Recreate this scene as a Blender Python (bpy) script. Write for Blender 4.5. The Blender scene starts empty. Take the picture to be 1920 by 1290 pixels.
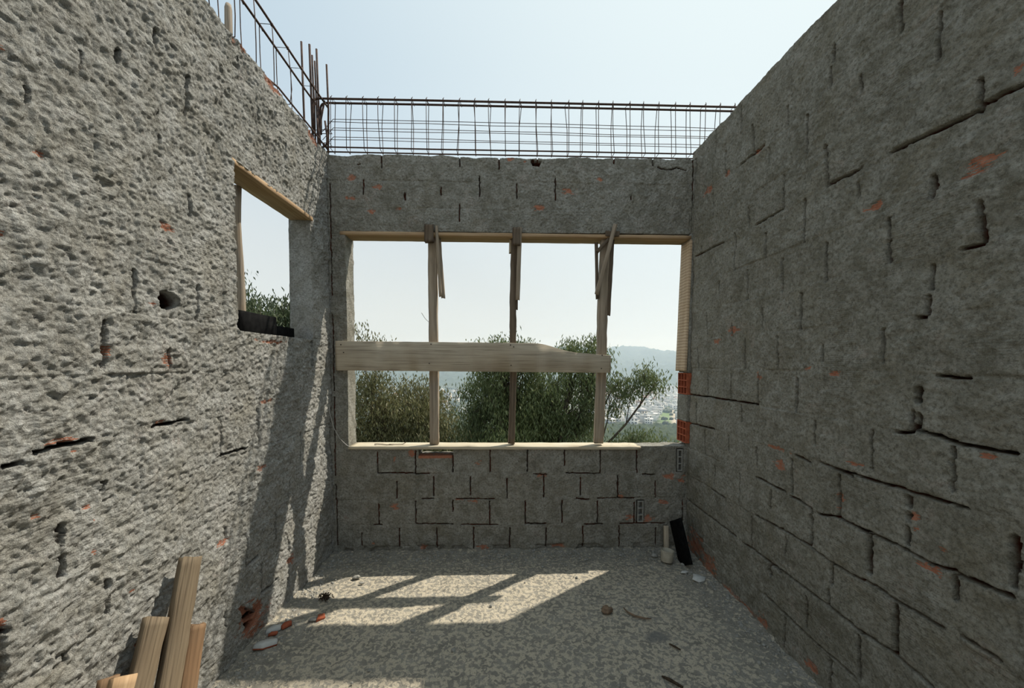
import bpy, math, random
import numpy as np
from mathutils import Vector, Matrix

# ------------------------------------------------------------------ scene, camera, sky, sun
SC = bpy.context.scene
COL = SC.collection
SC.view_settings.view_transform = 'Standard'
SC.view_settings.look = 'None'
SC.view_settings.gamma = 1.0
SC.view_settings.exposure = 0.0
SC.view_settings.use_curve_mapping = False
SC.cycles.use_denoising = True
SC.cycles.max_bounces = 8
SC.cycles.diffuse_bounces = 5
SC.cycles.transparent_max_bounces = 8
SC.cycles.volume_bounces = 1
SC.cycles.volume_step_rate = 4.0

YAW, PITCH, FPX, CYP = .0281, .0417, 737.0, 710.96
_sy, _cy, _sp, _cp = math.sin(YAW), math.cos(YAW), math.sin(PITCH), math.cos(PITCH)
fwd = Vector((_sy*_cp, _cy*_cp, -_sp)); rgt = Vector((_cy, -_sy, 0)); upv = rgt.cross(fwd)
cam_d = bpy.data.cameras.new('camera')
cam = bpy.data.objects.new('camera', cam_d); COL.objects.link(cam)
cam.matrix_world = Matrix(((rgt.x, upv.x, -fwd.x, 0), (rgt.y, upv.y, -fwd.y, 0), (rgt.z, upv.z, -fwd.z, 1.52), (0, 0, 0, 1)))
cam_d.sensor_fit = 'HORIZONTAL'; cam_d.sensor_width = 36.0
cam_d.lens = FPX/1920*36.0
cam_d.shift_y = (CYP-645.0)/1920.0
cam_d.clip_start = .02; cam_d.clip_end = 6000
SC.camera = cam

W = bpy.data.worlds.new('hazy_sky'); SC.world = W; W.use_nodes = True
nt = W.node_tree; nt.nodes.clear()
_o = nt.nodes.new('ShaderNodeOutputWorld'); _b = nt.nodes.new('ShaderNodeBackground')
_tc = nt.nodes.new('ShaderNodeTexCoord'); _sx = nt.nodes.new('ShaderNodeSeparateXYZ')
_r = nt.nodes.new('ShaderNodeValToRGB')
_n = nt.nodes.new('ShaderNodeTexNoise'); _n.inputs['Scale'].default_value = 1.1; _n.inputs['Detail'].default_value = 4
_m = nt.nodes.new('ShaderNodeMath'); _m.operation = 'MULTIPLY_ADD'; _m.inputs[1].default_value = .22; 
_s2 = nt.nodes.new('ShaderNodeMath'); _s2.operation = 'SUBTRACT'; _s2.inputs[1].default_value = .11
nt.links.new(_tc.outputs['Generated'], _sx.inputs[0]); nt.links.new(_tc.outputs['Generated'], _n.inputs['Vector'])
nt.links.new(_n.outputs['Fac'], _m.inputs[0]); nt.links.new(_sx.outputs['Z'], _m.inputs[2])
nt.links.new(_m.outputs[0], _s2.inputs[0]); nt.links.new(_s2.outputs[0], _r.inputs['Fac'])
_e = _r.color_ramp.elements
SKY = [(0.0, (.725, .75, .72)), (.10, (.725, .76, .735)), (.28, (.675, .74, .765)), (.45, (.59, .71, .80)), (.62, (.51, .645, .755)), (1.0, (.42, .56, .69))]
_e[0].position, _e[0].color = SKY[0][0], (*SKY[0][1], 1)
_e[1].position, _e[1].color = SKY[-1][0], (*SKY[-1][1], 1)
for p, c in SKY[1:-1]:
    q = _e.new(p); q.color = (*c, 1)
_vm = nt.nodes.new('ShaderNodeVectorMath'); _vm.operation = 'DOT_PRODUCT'; _vm.inputs[1].default_value = Vector((.60, .415, 1.0)).normalized()
nt.links.new(_tc.outputs['Generated'], _vm.inputs[0])
_r2 = nt.nodes.new('ShaderNodeValToRGB'); _r2.color_ramp.elements[0].position = .45; _r2.color_ramp.elements[0].color = (0, 0, 0, 1)
_r2.color_ramp.elements[1].position = .98; _r2.color_ramp.elements[1].color = (1, 1, 1, 1)
nt.links.new(_vm.outputs['Value'], _r2.inputs['Fac'])
_mx = nt.nodes.new('ShaderNodeMixRGB'); _mx.inputs['Color2'].default_value = (.90, 1.0, 1.0, 1)
_mf = nt.nodes.new('ShaderNodeMath'); _mf.operation = 'MULTIPLY'; _mf.inputs[1].default_value = .95
nt.links.new(_r2.outputs[0], _mf.inputs[0]); nt.links.new(_mf.outputs[0], _mx.inputs['Fac']); nt.links.new(_r.outputs[0], _mx.inputs['Color1'])
nt.links.new(_mx.outputs[0], _b.inputs['Color']); _b.inputs['Strength'].default_value = 1.0
nt.links.new(_b.outputs[0], _o.inputs['Surface'])

SUNV = Vector((.60, .415, 1.0)).normalized()
sun_d = bpy.data.lights.new('sun', 'SUN'); sun_d.energy = 5.2; sun_d.angle = math.radians(.55); sun_d.color = (1, .93, .80)
sun = bpy.data.objects.new('sun', sun_d); COL.objects.link(sun)
sun.rotation_euler = SUNV.to_track_quat('Z', 'Y').to_euler(); sun.location = (6, 8, 12)

# ------------------------------------------------------------------ helpers
rng = np.random.default_rng(7)
random.seed(7)

def tag(o, label=None, cat=None, group=None, kind=None):
    if label: o['label'] = label
    if cat: o['category'] = cat
    if group: o['group'] = group
    if kind: o['kind'] = kind
    return o

def empty(name, loc, label, cat, group=None):
    o = bpy.data.objects.new(name, None); COL.objects.link(o); o.location = loc; o.empty_display_size = .05
    return tag(o, label, cat, group)

def mesh_np(name, V, Q, mat=None, smooth=True, attrs=None, T=None):
    """V (n,3), Q (m,4) quads, T (k,3) triangles"""
    V = np.asarray(V, dtype=np.float32)
    me = bpy.data.meshes.new(name)
    me.vertices.add(len(V)); me.vertices.foreach_set('co', V.ravel())
    Q = np.zeros((0, 4), int) if Q is None else np.asarray(Q); T = np.zeros((0, 3), int) if T is None else np.asarray(T)
    nl = Q.size+T.size; me.loops.add(nl)
    me.loops.foreach_set('vertex_index', np.concatenate([Q.ravel(), T.ravel()]).astype(np.int32))
    me.polygons.add(len(Q)+len(T))
    starts = np.concatenate([np.arange(len(Q))*4, Q.size+np.arange(len(T))*3]).astype(np.int32)
    me.polygons.foreach_set('loop_start', starts)
    try:
        me.polygons.foreach_set('loop_total', np.concatenate([np.full(len(Q), 4), np.full(len(T), 3)]).astype(np.int32))
    except Exception:
        pass
    me.update(calc_edges=True); me.validate()
    if smooth: me.polygons.foreach_set('use_smooth', np.ones(len(me.polygons), dtype=bool))
    if attrs:
        for k, a in attrs.items():
            at = me.attributes.new(k, 'FLOAT', 'POINT'); at.data.foreach_set('value', np.asarray(a, dtype=np.float32).ravel())
    if mat: me.materials.append(mat)
    return me

def link(name, me, parent=None, M=None, ploc=None):
    o = bpy.data.objects.new(name, me); COL.objects.link(o)
    M = M or Matrix.Identity(4)
    if parent is not None:
        o.parent = parent
        pm = Matrix.LocRotScale(parent.location, parent.rotation_euler, parent.scale)
        o.matrix_basis = pm.inverted() @ M
    else:
        o.matrix_basis = M
    return o

def frame(loc, z, x=(1, 0, 0)):
    z = Vector(z).normalized(); x = Vector(x); x = (x - z*x.dot(z)).normalized(); y = z.cross(x)
    return Matrix(((x.x, y.x, z.x, loc[0]), (x.y, y.y, z.y, loc[1]), (x.z, y.z, z.z, loc[2]), (0, 0, 0, 1)))

def _hash(i, j, seed):
    n = (i*374761393 + j*668265263 + seed*1274126177) & 0xFFFFFFFF
    n = ((n ^ (n >> 13))*1274126177) & 0xFFFFFFFF
    return ((n ^ (n >> 16)) & 0xFFFF)/65535.0

def vnoise(u, v, seed=0):
    i = np.floor(u).astype(np.int64); j = np.floor(v).astype(np.int64)
    a = u-i; b = v-j; a = a*a*a*(a*(a*6-15)+10); b = b*b*b*(b*(b*6-15)+10)
    return ((_hash(i, j, seed)*(1-a)+_hash(i+1, j, seed)*a)*(1-b)+(_hash(i, j+1, seed)*(1-a)+_hash(i+1, j+1, seed)*a)*b)*2-1

def fbm(u, v, seed=0, oct=4, gain=.5):
    s = 0; a = 1
    for k in range(oct):
        s = s+a*vnoise(u*2**k+k*13.7, v*2**k-k*7.3, seed+k*17); a *= gain
    return s

def sstep(x, a, b):
    t = np.clip((x-a)/(b-a), 0, 1); return t*t*(3-2*t)

class M_:
    """small node helper"""
    def __init__(s, name, rough=.9, spec=.2):
        s.m = bpy.data.materials.new(name); s.m.use_nodes = True; s.t = s.m.node_tree
        s.b = s.t.nodes['Principled BSDF']; s.b.inputs['Roughness'].default_value = rough
        s.b.inputs['Specular IOR Level'].default_value = spec
        s.tc = s.t.nodes.new('ShaderNodeTexCoord')
    def n(s, typ, **kw):
        o = s.t.nodes.new('ShaderNode'+typ)
        for k, v in kw.items():
            if k in o.inputs: o.inputs[k].default_value = v
            else: setattr(o, k, v)
        return o
    def l(s, a, b): s.t.links.new(a, b)
    def mapping(s, scale=(1, 1, 1), src='Object', rot=(0, 0, 0)):
        m = s.n('Mapping'); m.inputs['Scale'].default_value = scale; m.inputs['Rotation'].default_value = rot
        s.l(s.tc.outputs[src], m.inputs['Vector']); return m.outputs[0]
    def noise(s, scale, detail=4, vec=None, rough=.5, dist=0):
        n = s.n('TexNoise'); n.inputs['Scale'].default_value = scale; n.inputs['Detail'].default_value = detail
        n.inputs['Roughness'].default_value = rough; n.inputs['Distortion'].default_value = dist
        s.l(vec if vec is not None else s.tc.outputs['Object'], n.inputs['Vector']); return n.outputs['Fac']
    def ramp(s, fac, stops):
        r = s.n('ValToRGB'); s.l(fac, r.inputs['Fac']); e = r.color_ramp.elements
        def c4(c): return (*c, 1) if isinstance(c, tuple) else (c, c, c, 1)
        e[0].position, e[0].color = stops[0][0], c4(stops[0][1]); e[1].position, e[1].color = stops[-1][0], c4(stops[-1][1])
        for p, c in stops[1:-1]:
            q = e.new(p); q.color = c4(c)
        return r.outputs[0]
    def mix(s, fac, a, b, blend='MIX'):
        m = s.n('MixRGB', blend_type=blend)
        for inp, v in (('Fac', fac), ('Color1', a), ('Color2', b)):
            if isinstance(v, (int, float)): m.inputs[inp].default_value = v if inp == 'Fac' else (v, v, v, 1)
            elif isinstance(v, tuple): m.inputs[inp].default_value = (*v, 1)
            else: s.l(v, m.inputs[inp])
        return m.outputs[0]
    def math(s, op, a, b=0.0, c=0.0, clamp=False):
        m = s.n('Math', operation=op); m.use_clamp = clamp
        for i, v in enumerate((a, b, c)):
            if isinstance(v, (int, float)): m.inputs[i].default_value = v
            else: s.l(v, m.inputs[i])
        return m.outputs[0]
    def attr(s, name):
        a = s.n('Attribute'); a.attribute_name = name; return a.outputs['Fac']
    def bump(s, h, strength=.5, dist=.01, prev=None):
        b = s.n('Bump'); b.inputs['Strength'].default_value = strength; b.inputs['Distance'].default_value = dist
        s.l(h, b.inputs['Height'])
        if prev is not None: s.l(prev, b.inputs['Normal'])
        return b.outputs[0]
    def done(s, col, normal=None, rough=None):
        if isinstance(col, tuple): s.b.inputs['Base Color'].default_value = (*col, 1)
        else: s.l(col, s.b.inputs['Base Color'])
        if normal is not None: s.l(normal, s.b.inputs['Normal'])
        if rough is not None: s.l(rough, s.b.inputs['Roughness'])
        return s.m

# ------------------------------------------------------------------ materials
def mat_render(name, lo, hi, comb, seedrot, grain=1.0):
    m = M_(name, .95, .12)
    big = m.noise(2.3, 5, rough=.6); mid = m.noise(13, 6, rough=.7); fine = m.noise(75, 5, rough=.75); grit = m.noise(210, 3, rough=.7)
    base = m.mix(m.ramp(big, [(.34, 0.0), (.66, 1.0)]), lo, hi)
    base = m.mix(m.ramp(m.noise(5.5, 5, None, .62, .5), [(.42, 0.0), (.62, .55)]), base, (lo[0]*.74, lo[1]*.73, lo[2]*.70))
    base = m.mix(m.ramp(mid, [(.42, .0), (.62, .8)]), base, (hi[0]*1.25, hi[1]*1.27, hi[2]*1.32))
    base = m.mix(m.ramp(m.noise(4.5, 4), [(.52, 0.0), (.74, .45)]), base, (lo[0]*1.0, lo[1]*.92, lo[2]*.76))
    base = m.mix(m.ramp(fine, [(.36, .75), (.54, 0.0)]), base, (lo[0]*.50, lo[1]*.49, lo[2]*.47))
    base = m.mix(m.ramp(grit, [(.56, 0.0), (.72, .45)]), base, (hi[0]*1.5, hi[1]*1.5, hi[2]*1.5))
    st = m.math('MULTIPLY', m.ramp(m.noise(6.5, 4, rough=.65), [(.58, 0.0), (.74, .30)]), m.ramp(m.noise(55, 3), [(.42, 0.1), (.6, 1.0)]))
    base = m.mix(st, base, (.34, .205, .15))
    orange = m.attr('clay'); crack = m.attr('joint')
    wv = m.n('TexWave', wave_type='BANDS', bands_direction='Z'); wv.inputs['Scale'].default_value = 33; wv.inputs['Distortion'].default_value = 2.5; wv.inputs['Detail'].default_value = 2; wv.inputs['Detail Scale'].default_value = 3
    m.l(m.tc.outputs['Object'], wv.inputs['Vector'])
    on = m.math('ADD', orange, m.math('MULTIPLY', m.math('SUBTRACT', m.noise(46, 4, None, .7), .56), 2.2))
    on = m.math('ADD', on, m.math('MULTIPLY', m.math('SUBTRACT', wv.outputs['Fac'], .5), .55))
    of = m.math('MULTIPLY', m.ramp(on, [(.48, 0.0), (.72, .92)]), m.ramp(orange, [(.03, 0.0), (.2, 1.0)]))
    clay = m.mix(m.noise(30, 3), (.40, .135, .075), (.58, .25, .15))
    base = m.mix(of, base, clay)
    inner = m.mix(m.ramp(m.noise(7, 2), [(.40, 0.0), (.58, 1.0)]), (.070, .050, .038), (.125, .038, .020))  # clay inside the joints, coloured darker to stand in for shade deep in slots
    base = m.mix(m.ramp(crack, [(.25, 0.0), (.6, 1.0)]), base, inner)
    n1 = m.noise(48, 6, None, .72, .25)
    nb = m.bump(n1, 1.0*grain, .016); nb = m.bump(grit, .8*grain, .004, nb)
    cm = m.ramp(m.noise(2.7, 3), [(.54, 0.0), (.62, comb)])
    nb = m.bump(m.math('MULTIPLY', wv.outputs['Fac'], cm), .35, .004, nb)
    return m.done(base, nb)

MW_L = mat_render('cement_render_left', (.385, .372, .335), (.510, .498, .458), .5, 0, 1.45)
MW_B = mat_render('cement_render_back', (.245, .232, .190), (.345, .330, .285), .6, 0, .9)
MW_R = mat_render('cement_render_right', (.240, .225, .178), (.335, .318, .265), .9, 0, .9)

def mat_floor():
    m = M_('rough_slab', .93, .2)
    n1 = m.noise(1.6, 4); n2 = m.noise(40, 3, None, .55, .6); n3 = m.noise(150, 3); n4 = m.noise(9, 5, None, .65)
    base = m.mix(m.ramp(n4, [(.35, 0.0), (.65, 1.0)]), (.220, .205, .172), (.325, .305, .258))
    zone = m.math('MULTIPLY', m.attr('fleck'), m.ramp(n1, [(.25, .5), (.6, 1.0)]))
    thr = m.math('ADD', n2, m.math('MULTIPLY', zone, .09))
    base = m.mix(m.ramp(thr, [(.545, 0.0), (.61, .80)]), base, (.56, .49, .375))
    base = m.mix(m.ramp(n3, [(.3, .5), (.5, 0.0)]), base, (.13, .125, .11))
    base = m.mix(m.attr('stain'), base, (.17, .17, .16))
    nb = m.bump(n2, .8, .010); nb = m.bump(m.noise(90, 5, None, .7), .8, .008, nb)
    return m.done(base, nb)
MFLOOR = mat_floor()

def mat_wood(name, a, b, c, grain=1.0, dark=.5):
    m = M_(name, .8, .25)
    v = m.mapping((34, 34, 1.6)); v2 = m.mapping((110, 110, 3))
    f1 = m.noise(1, 5, v, .6, .8); f2 = m.noise(1, 3, v2, .6, .3); f3 = m.noise(5, 3)
    col = m.mix(m.ramp(f1, [(.33, 0.0), (.66, 1.0)]), a, b)
    col = m.mix(m.ramp(f3, [(.45, 0.0), (.75, .6)]), col, c)
    col = m.mix(m.ramp(f2, [(.30, dark), (.48, 0.0)]), col, (a[0]*.35, a[1]*.33, a[2]*.3))
    nb = m.bump(f1, .5*grain, .006); nb = m.bump(f2, .5*grain, .003, nb)
    return m.done(col, nb)
WOOD_GREY = mat_wood('weathered_wood', (.24, .185, .130), (.42, .345, .260), (.32, .28, .235))
WOOD_DARK = mat_wood('dark_weathered_wood', (.085, .060, .040), (.185, .140, .098), (.13, .105, .08), 1.2, .7)
WOOD_PALE = mat_wood('dusty_board_wood', (.40, .33, .245), (.52, .445, .335), (.34, .285, .215), .9, .5)
WOOD_BROWN = mat_wood('brown_plank_wood', (.130, .096, .062), (.225, .172, .112), (.185, .148, .100), 1.2, .75)
WOOD_ROUGH = mat_wood('rough_brown_wood', (.150, .090, .050), (.27, .165, .092), (.20, .14, .085), 1.2, .7)
WOOD_NEW = mat_wood('formwork_wood', (.34, .215, .115), (.50, .345, .205), (.42, .31, .20), .7, .35)
WOOD_SUN = mat_wood('bleached_sill_wood', (.44, .37, .26), (.60, .53, .40), (.50, .46, .37), .7, .35)

def mat_sawn():
    m = M_('sawn_formwork_wood', .8, .2)
    v = m.mapping((34, 34, 1.6)); f1 = m.noise(1, 5, v, .6, .8)
    col = m.mix(m.ramp(f1, [(.33, 0.0), (.66, 1.0)]), (.46, .33, .21), (.62, .47, .32))
    w = m.n('TexWave', wave_type='BANDS', bands_direction='Z'); w.inputs['Scale'].default_value = 13; w.inputs['Distortion'].default_value = 2.0; w.inputs['Detail'].default_value = 2
    m.l(m.mapping((1, .25, 1)), w.inputs['Vector'])
    g = m.ramp(w.outputs['Fac'], [(.0, .75), (.14, 0.0)])
    col = m.mix(g, col, (.22, .13, .07)); nb = m.bump(w.outputs['Fac'], .4, .004)
    return m.done(col, nb)
WOOD_SAWN = mat_sawn()

def simple(name, col, rough=.8, spec=.3, noise=None, bump=None, metal=0, col2=None):
    m = M_(name, rough, spec); m.b.inputs['Metallic'].default_value = metal
    c = col
    if noise: c = m.mix(m.ramp(m.noise(noise, 4), [(.35, 0.0), (.65, 1.0)]), col, col2 or tuple(x*.6 for x in col))
    nb = m.bump(m.noise(bump[0], 4), bump[1], bump[2]) if bump else None
    return m.done(c, nb)
REBAR = simple('rusty_rebar', (.085, .048, .034), .85, .3, 60, (300, .5, .001), 0, (.045, .028, .024))
BLACK = simple('black_film_board', (.003, .003, .0033), .8, .06, 30, None, 0, (.009, .009, .009))
CREAM = simple('cream_plastic', (.48, .44, .35), .6, .3, 25, None, 0, (.38, .34, .27))
CLAY = simple('red_clay', (.42, .12, .06), .9, .1, 30, (120, .4, .003), 0, (.28, .08, .045))
CLAYD = simple('shaded_hollow_clay', (.40, .13, .07), .9, .1, 40, (120, .4, .002), 0, (.30, .09, .05))
MORTAR = simple('mortar_lump', (.34, .33, .30), .95, .1, 40, (120, .6, .004), 0, (.24, .235, .21))
PLASTER = simple('pale_plaster', (.56, .56, .53), .9, .1, 30, (150, .4, .002), 0, (.46, .46, .44))
STONE = simple('brown_stone', (.24, .165, .11), .9, .2, 40, (90, .6, .004), 0, (.14, .10, .07))
DRY = simple('dry_plant_matter', (.085, .060, .040), .9, .1, 60, None, 0, (.04, .03, .02))
WIRE = simple('galvanised_wire', (.42, .40, .37), .5, .5)
IRON = simple('nail_iron', (.03, .025, .022), .7, .4)
BARK = simple('tree_bark', (.13, .105, .08), .9, .1, 12, (40, .6, .01), 0, (.07, .055, .045))

def leafmat(name, a, b, c):
    m = M_(name, .55, .35)
    col = m.mix(m.ramp(m.noise(.9, 3), [(.35, 0.0), (.65, 1.0)]), a, b)
    col = m.mix(m.ramp(m.noise(9, 2), [(.5, 0.0), (.7, .8)]), col, c)
    tr = m.n('BsdfTranslucent'); ms = m.n('MixShader'); ms.inputs[0].default_value = .28
    m.done(col); m.l(col, tr.inputs['Color'])
    out = m.t.nodes['Material Output']; m.l(m.b.outputs[0], ms.inputs[1]); m.l(tr.outputs[0], ms.inputs[2]); m.l(ms.outputs[0], out.inputs['Surface'])
    return m.m
LEAF_A = leafmat('gum_leaf', (.088, .115, .050), (.150, .185, .072), (.27, .29, .13))
LEAF_B = leafmat('brownish_leaf', (.12, .125, .055), (.18, .175, .078), (.25, .21, .11))
LEAF_C = leafmat('dark_leaf', (.04, .058, .032), (.075, .10, .045), (.12, .14, .06))

# ------------------------------------------------------------------ wall data (metres on each wall: along, height, ... )
JR=[(2.548,3.160,2.541,3.033,1.1),(2.838,3.188,2.830,3.017,0.9),(2.424,2.971,2.414,2.790,1.1),(2.712,2.965,2.703,2.801,1.1),(2.844,2.734,2.837,2.588,0.9),(1.988,2.762,1.976,2.572,1.1),(2.281,2.761,2.276,2.668,0.6),(2.141,2.903,2.135,2.809,0.6),(1.864,2.545,1.852,2.354,1.4),(2.151,2.540,2.140,2.358,0.9),(2.437,2.479,2.431,2.366,0.8),(1.983,2.346,1.970,2.131,0.7),(2.991,2.401,2.988,2.353,0.8),(2.573,2.366,2.561,2.135,0.9),(2.271,2.269,2.262,2.129,1.1),(2.131,2.088,2.121,1.913,1.0),(1.841,2.087,1.830,1.910,1.0),(2.426,2.093,2.416,1.911,0.9),(2.725,2.089,2.720,1.992,0.8),(1.985,1.869,1.974,1.695,1.1),(2.273,1.836,2.266,1.726,0.6),(2.876,1.886,2.868,1.733,0.7),(2.571,1.782,2.566,1.700,0.8),(2.134,1.662,2.123,1.488,0.8),(2.428,1.668,2.418,1.484,0.6),(3.013,1.641,3.006,1.475,0.8),(1.831,1.599,1.827,1.531,0.7),(1.983,1.435,1.973,1.276,1.4),(2.283,1.451,2.272,1.272,0.7),(2.571,1.446,2.561,1.280,0.7),(2.869,1.438,2.861,1.264,0.7),(3.015,1.209,3.008,1.051,0.9),(2.437,1.251,2.431,1.150,0.6),(1.849,1.237,1.842,1.127,0.8),(2.876,1.015,2.867,0.837,0.7),(2.578,1.031,2.573,0.938,0.5),(2.276,1.014,2.270,0.907,1.0),(1.988,1.010,1.977,0.844,1.1),(1.696,1.015,1.684,0.831,1.2),(2.733,0.784,2.726,0.651,0.5),(2.437,0.811,2.426,0.622,0.6),(2.136,0.800,2.131,0.711,1.1),(1.844,0.802,1.833,0.630,1.9),(2.300,0.582,2.290,0.416,1.0),(2.002,0.596,1.996,0.512,0.9),(2.587,0.603,2.584,0.557,0.8),(3.047,0.262,3.044,0.189,0.7),(2.119,0.384,2.115,0.331,3.2),(2.589,0.063,2.585,-0.006,0.8),(1.709,0.600,1.703,0.516,0.8),(1.545,2.919,1.538,2.805,1.2),(1.404,2.761,1.394,2.599,1.1),(1.838,2.980,1.834,2.912,1.1),(1.844,2.888,1.838,2.803,1.1),(1.695,2.747,1.691,2.680,0.7),(1.269,2.435,1.263,2.332,1.2),(1.390,2.181,1.386,2.117,2.2),(1.546,2.093,1.535,1.922,1.2),(1.242,2.034,1.234,1.903,1.7),(1.379,1.865,1.373,1.785,1.3),(1.379,1.759,1.375,1.696,1.5),(1.539,1.651,1.531,1.523,1.0),(1.689,2.296,1.685,2.233,0.6),(1.389,1.419,1.387,1.384,2.8),(1.401,1.340,1.396,1.269,1.2),(1.378,1.327,1.374,1.273,1.6),(1.555,1.241,1.545,1.090,0.6),(1.265,1.236,1.256,1.093,0.7),(1.393,1.021,1.391,0.988,1.7),(1.389,0.957,1.388,0.939,1.5),(1.390,0.909,1.386,0.850,1.7),(1.087,1.009,1.082,0.936,2.4),(1.085,0.921,1.081,0.869,2.0),(1.536,0.813,1.527,0.669,2.2),(1.230,0.810,1.225,0.742,1.6),(1.413,0.598,1.401,0.426,2.1),(1.554,0.381,1.542,0.205,1.1),(1.986,0.169,1.976,0.022,0.9),(1.692,0.171,1.683,0.045,0.9),(1.843,0.369,1.837,0.284,1.1),(1.840,0.282,1.836,0.213,0.6),(1.716,0.484,1.711,0.412,0.7),(1.550,2.352,1.263,2.337,1.7),(1.260,2.353,1.155,2.345,0.8),(1.822,2.358,1.680,2.355,0.6),(1.292,1.899,1.235,1.902,0.6),(1.410,1.685,1.379,1.687,0.5),(1.333,1.474,1.235,1.470,0.8),(1.358,1.274,1.242,1.250,1.7),(1.242,1.250,1.103,1.252,1.0),(1.452,1.253,1.394,1.262,0.9),(1.738,1.045,1.497,1.043,1.0),(1.497,1.043,1.310,1.047,0.7),(1.310,1.047,1.208,1.049,0.9),(1.614,0.829,1.501,0.829,1.0),(1.501,0.829,1.406,0.830,0.7),(1.406,0.830,1.307,0.815,0.8),(1.307,0.815,1.227,0.835,0.8),(1.226,0.826,1.084,0.835,2.4),(1.546,0.627,1.467,0.624,1.0),(1.467,0.624,1.408,0.618,1.6),(1.408,0.618,1.303,0.624,1.2),(1.303,0.624,1.248,0.626,0.9),(1.585,0.403,1.407,0.415,1.1),(1.407,0.415,1.269,0.404,1.4),(1.193,0.634,1.097,0.633,0.7),(2.332,0.400,2.005,0.409,0.9),(2.005,0.409,1.776,0.410,0.9),(1.776,0.410,1.612,0.411,0.9),(1.612,0.411,1.547,0.397,0.8),(2.162,0.193,1.991,0.191,0.9),(1.991,0.191,1.761,0.190,1.0),(1.761,0.190,1.561,0.196,1.0),(1.802,0.802,1.687,0.833,0.6),(1.687,0.833,1.534,0.818,1.2),(2.257,0.616,1.976,0.630,1.2),(1.976,0.630,1.836,0.626,0.7),(1.836,0.626,1.704,0.612,0.8),(1.704,0.612,1.550,0.618,0.7),(1.989,0.823,1.848,0.813,0.7),(2.275,0.841,2.021,0.832,1.1),(2.775,0.608,2.587,0.603,0.9),(2.923,0.403,2.450,0.400,1.2),(2.375,0.393,2.233,0.401,1.0),(2.233,0.401,2.029,0.393,1.0),(3.240,1.029,2.740,1.047,0.9),(1.958,1.045,1.862,1.033,1.1),(1.805,1.050,1.627,1.031,0.7),(3.220,1.264,2.277,1.275,0.8),(2.539,2.791,2.329,2.802,0.9),(3.093,2.356,2.693,2.351,0.7),(2.375,2.356,2.144,2.360,0.6),(1.858,2.357,1.712,2.350,0.7),(2.419,-0.018,2.200,-0.042,2.0),(3.137,0.407,2.923,0.403,0.5)]
JB=[(-0.920,3.131,-0.921,3.029,0.8),(-0.319,3.139,-0.319,3.050,0.8),(-0.012,3.136,-0.012,3.034,0.6),(-1.066,2.942,-1.068,2.829,1.0),(-0.747,2.841,-0.747,2.796,1.6),(-0.465,2.885,-0.466,2.828,0.6),(-0.166,2.979,-0.167,2.819,0.7),(-0.321,2.760,-0.322,2.624,0.6),(0.251,3.107,0.251,3.090,3.5),(0.289,3.136,0.289,3.083,0.7),(0.891,3.132,0.891,3.091,1.0),(1.201,3.128,1.201,3.075,0.8),(0.430,2.970,0.431,2.801,0.7),(0.126,2.921,0.126,2.810,0.5),(1.034,2.841,1.035,2.812,0.7),(1.521,3.116,1.531,2.584,0.9),(-0.986,0.810,-0.988,0.642,0.8),(-0.685,0.813,-0.687,0.640,0.9),(-0.387,0.772,-0.388,0.642,0.6),(-0.088,0.817,-0.088,0.639,0.8),(0.213,0.815,0.213,0.641,0.8),(0.514,0.814,0.514,0.687,0.5),(0.807,0.812,0.809,0.624,0.7),(1.108,0.827,1.111,0.621,1.1),(-0.836,0.567,-0.838,0.429,0.5),(-0.542,0.604,-0.544,0.448,0.7),(-0.247,0.597,-0.248,0.453,0.6),(0.049,0.582,0.049,0.420,0.8),(0.348,0.601,0.348,0.426,0.6),(0.648,0.585,0.649,0.440,0.7),(0.953,0.596,0.955,0.420,1.6),(1.262,0.554,1.264,0.417,0.7),(-0.983,0.391,-0.985,0.221,0.6),(-0.689,0.405,-0.691,0.222,0.8),(-0.390,0.411,-0.390,0.315,0.6),(-0.093,0.399,-0.094,0.211,0.5),(0.197,0.397,0.197,0.221,0.5),(0.496,0.398,0.497,0.217,0.9),(0.789,0.391,0.791,0.214,0.7),(1.092,0.374,1.094,0.210,1.1),(1.490,0.397,1.493,0.219,1.0),(-1.123,0.149,-1.124,0.044,0.8),(-0.822,0.184,-0.824,0.031,0.9),(-0.520,0.185,-0.521,0.009,0.7),(-0.223,0.182,-0.224,0.001,0.7),(0.071,0.178,0.071,0.001,0.9),(0.367,0.174,0.367,-0.003,0.7),(0.668,0.184,0.670,0.002,1.0),(0.969,0.185,0.971,-0.002,0.8),(1.272,0.164,1.274,0.021,0.7),(1.240,3.063,1.313,3.043,0.8),(1.313,3.043,1.394,3.061,0.7),(1.394,3.061,1.467,3.041,0.8),(-0.988,0.638,-0.687,0.635,0.6),(-0.687,0.631,-0.576,0.630,0.5),(0.530,0.626,0.809,0.619,0.5),(1.155,0.612,1.256,0.607,0.5),(-0.360,0.424,-0.054,0.417,0.6),(-0.634,0.427,-0.544,0.426,1.1),(0.614,0.414,0.719,0.405,1.3),(0.789,0.413,0.942,0.416,0.6),(0.964,0.415,1.092,0.414,0.6),(-1.024,0.217,-0.960,0.217,1.0),(-0.683,0.222,-0.391,0.214,0.7),(-0.322,0.209,-0.024,0.206,0.7),(0.197,0.212,0.362,0.210,1.3),(0.681,0.202,0.830,0.200,1.5),(0.976,0.203,1.347,0.203,0.6),(0.261,0.619,0.369,0.614,1.0),(-1.109,3.055,-1.089,3.055,0.6),(0.832,-0.009,0.921,-0.019,1.0)]
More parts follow.
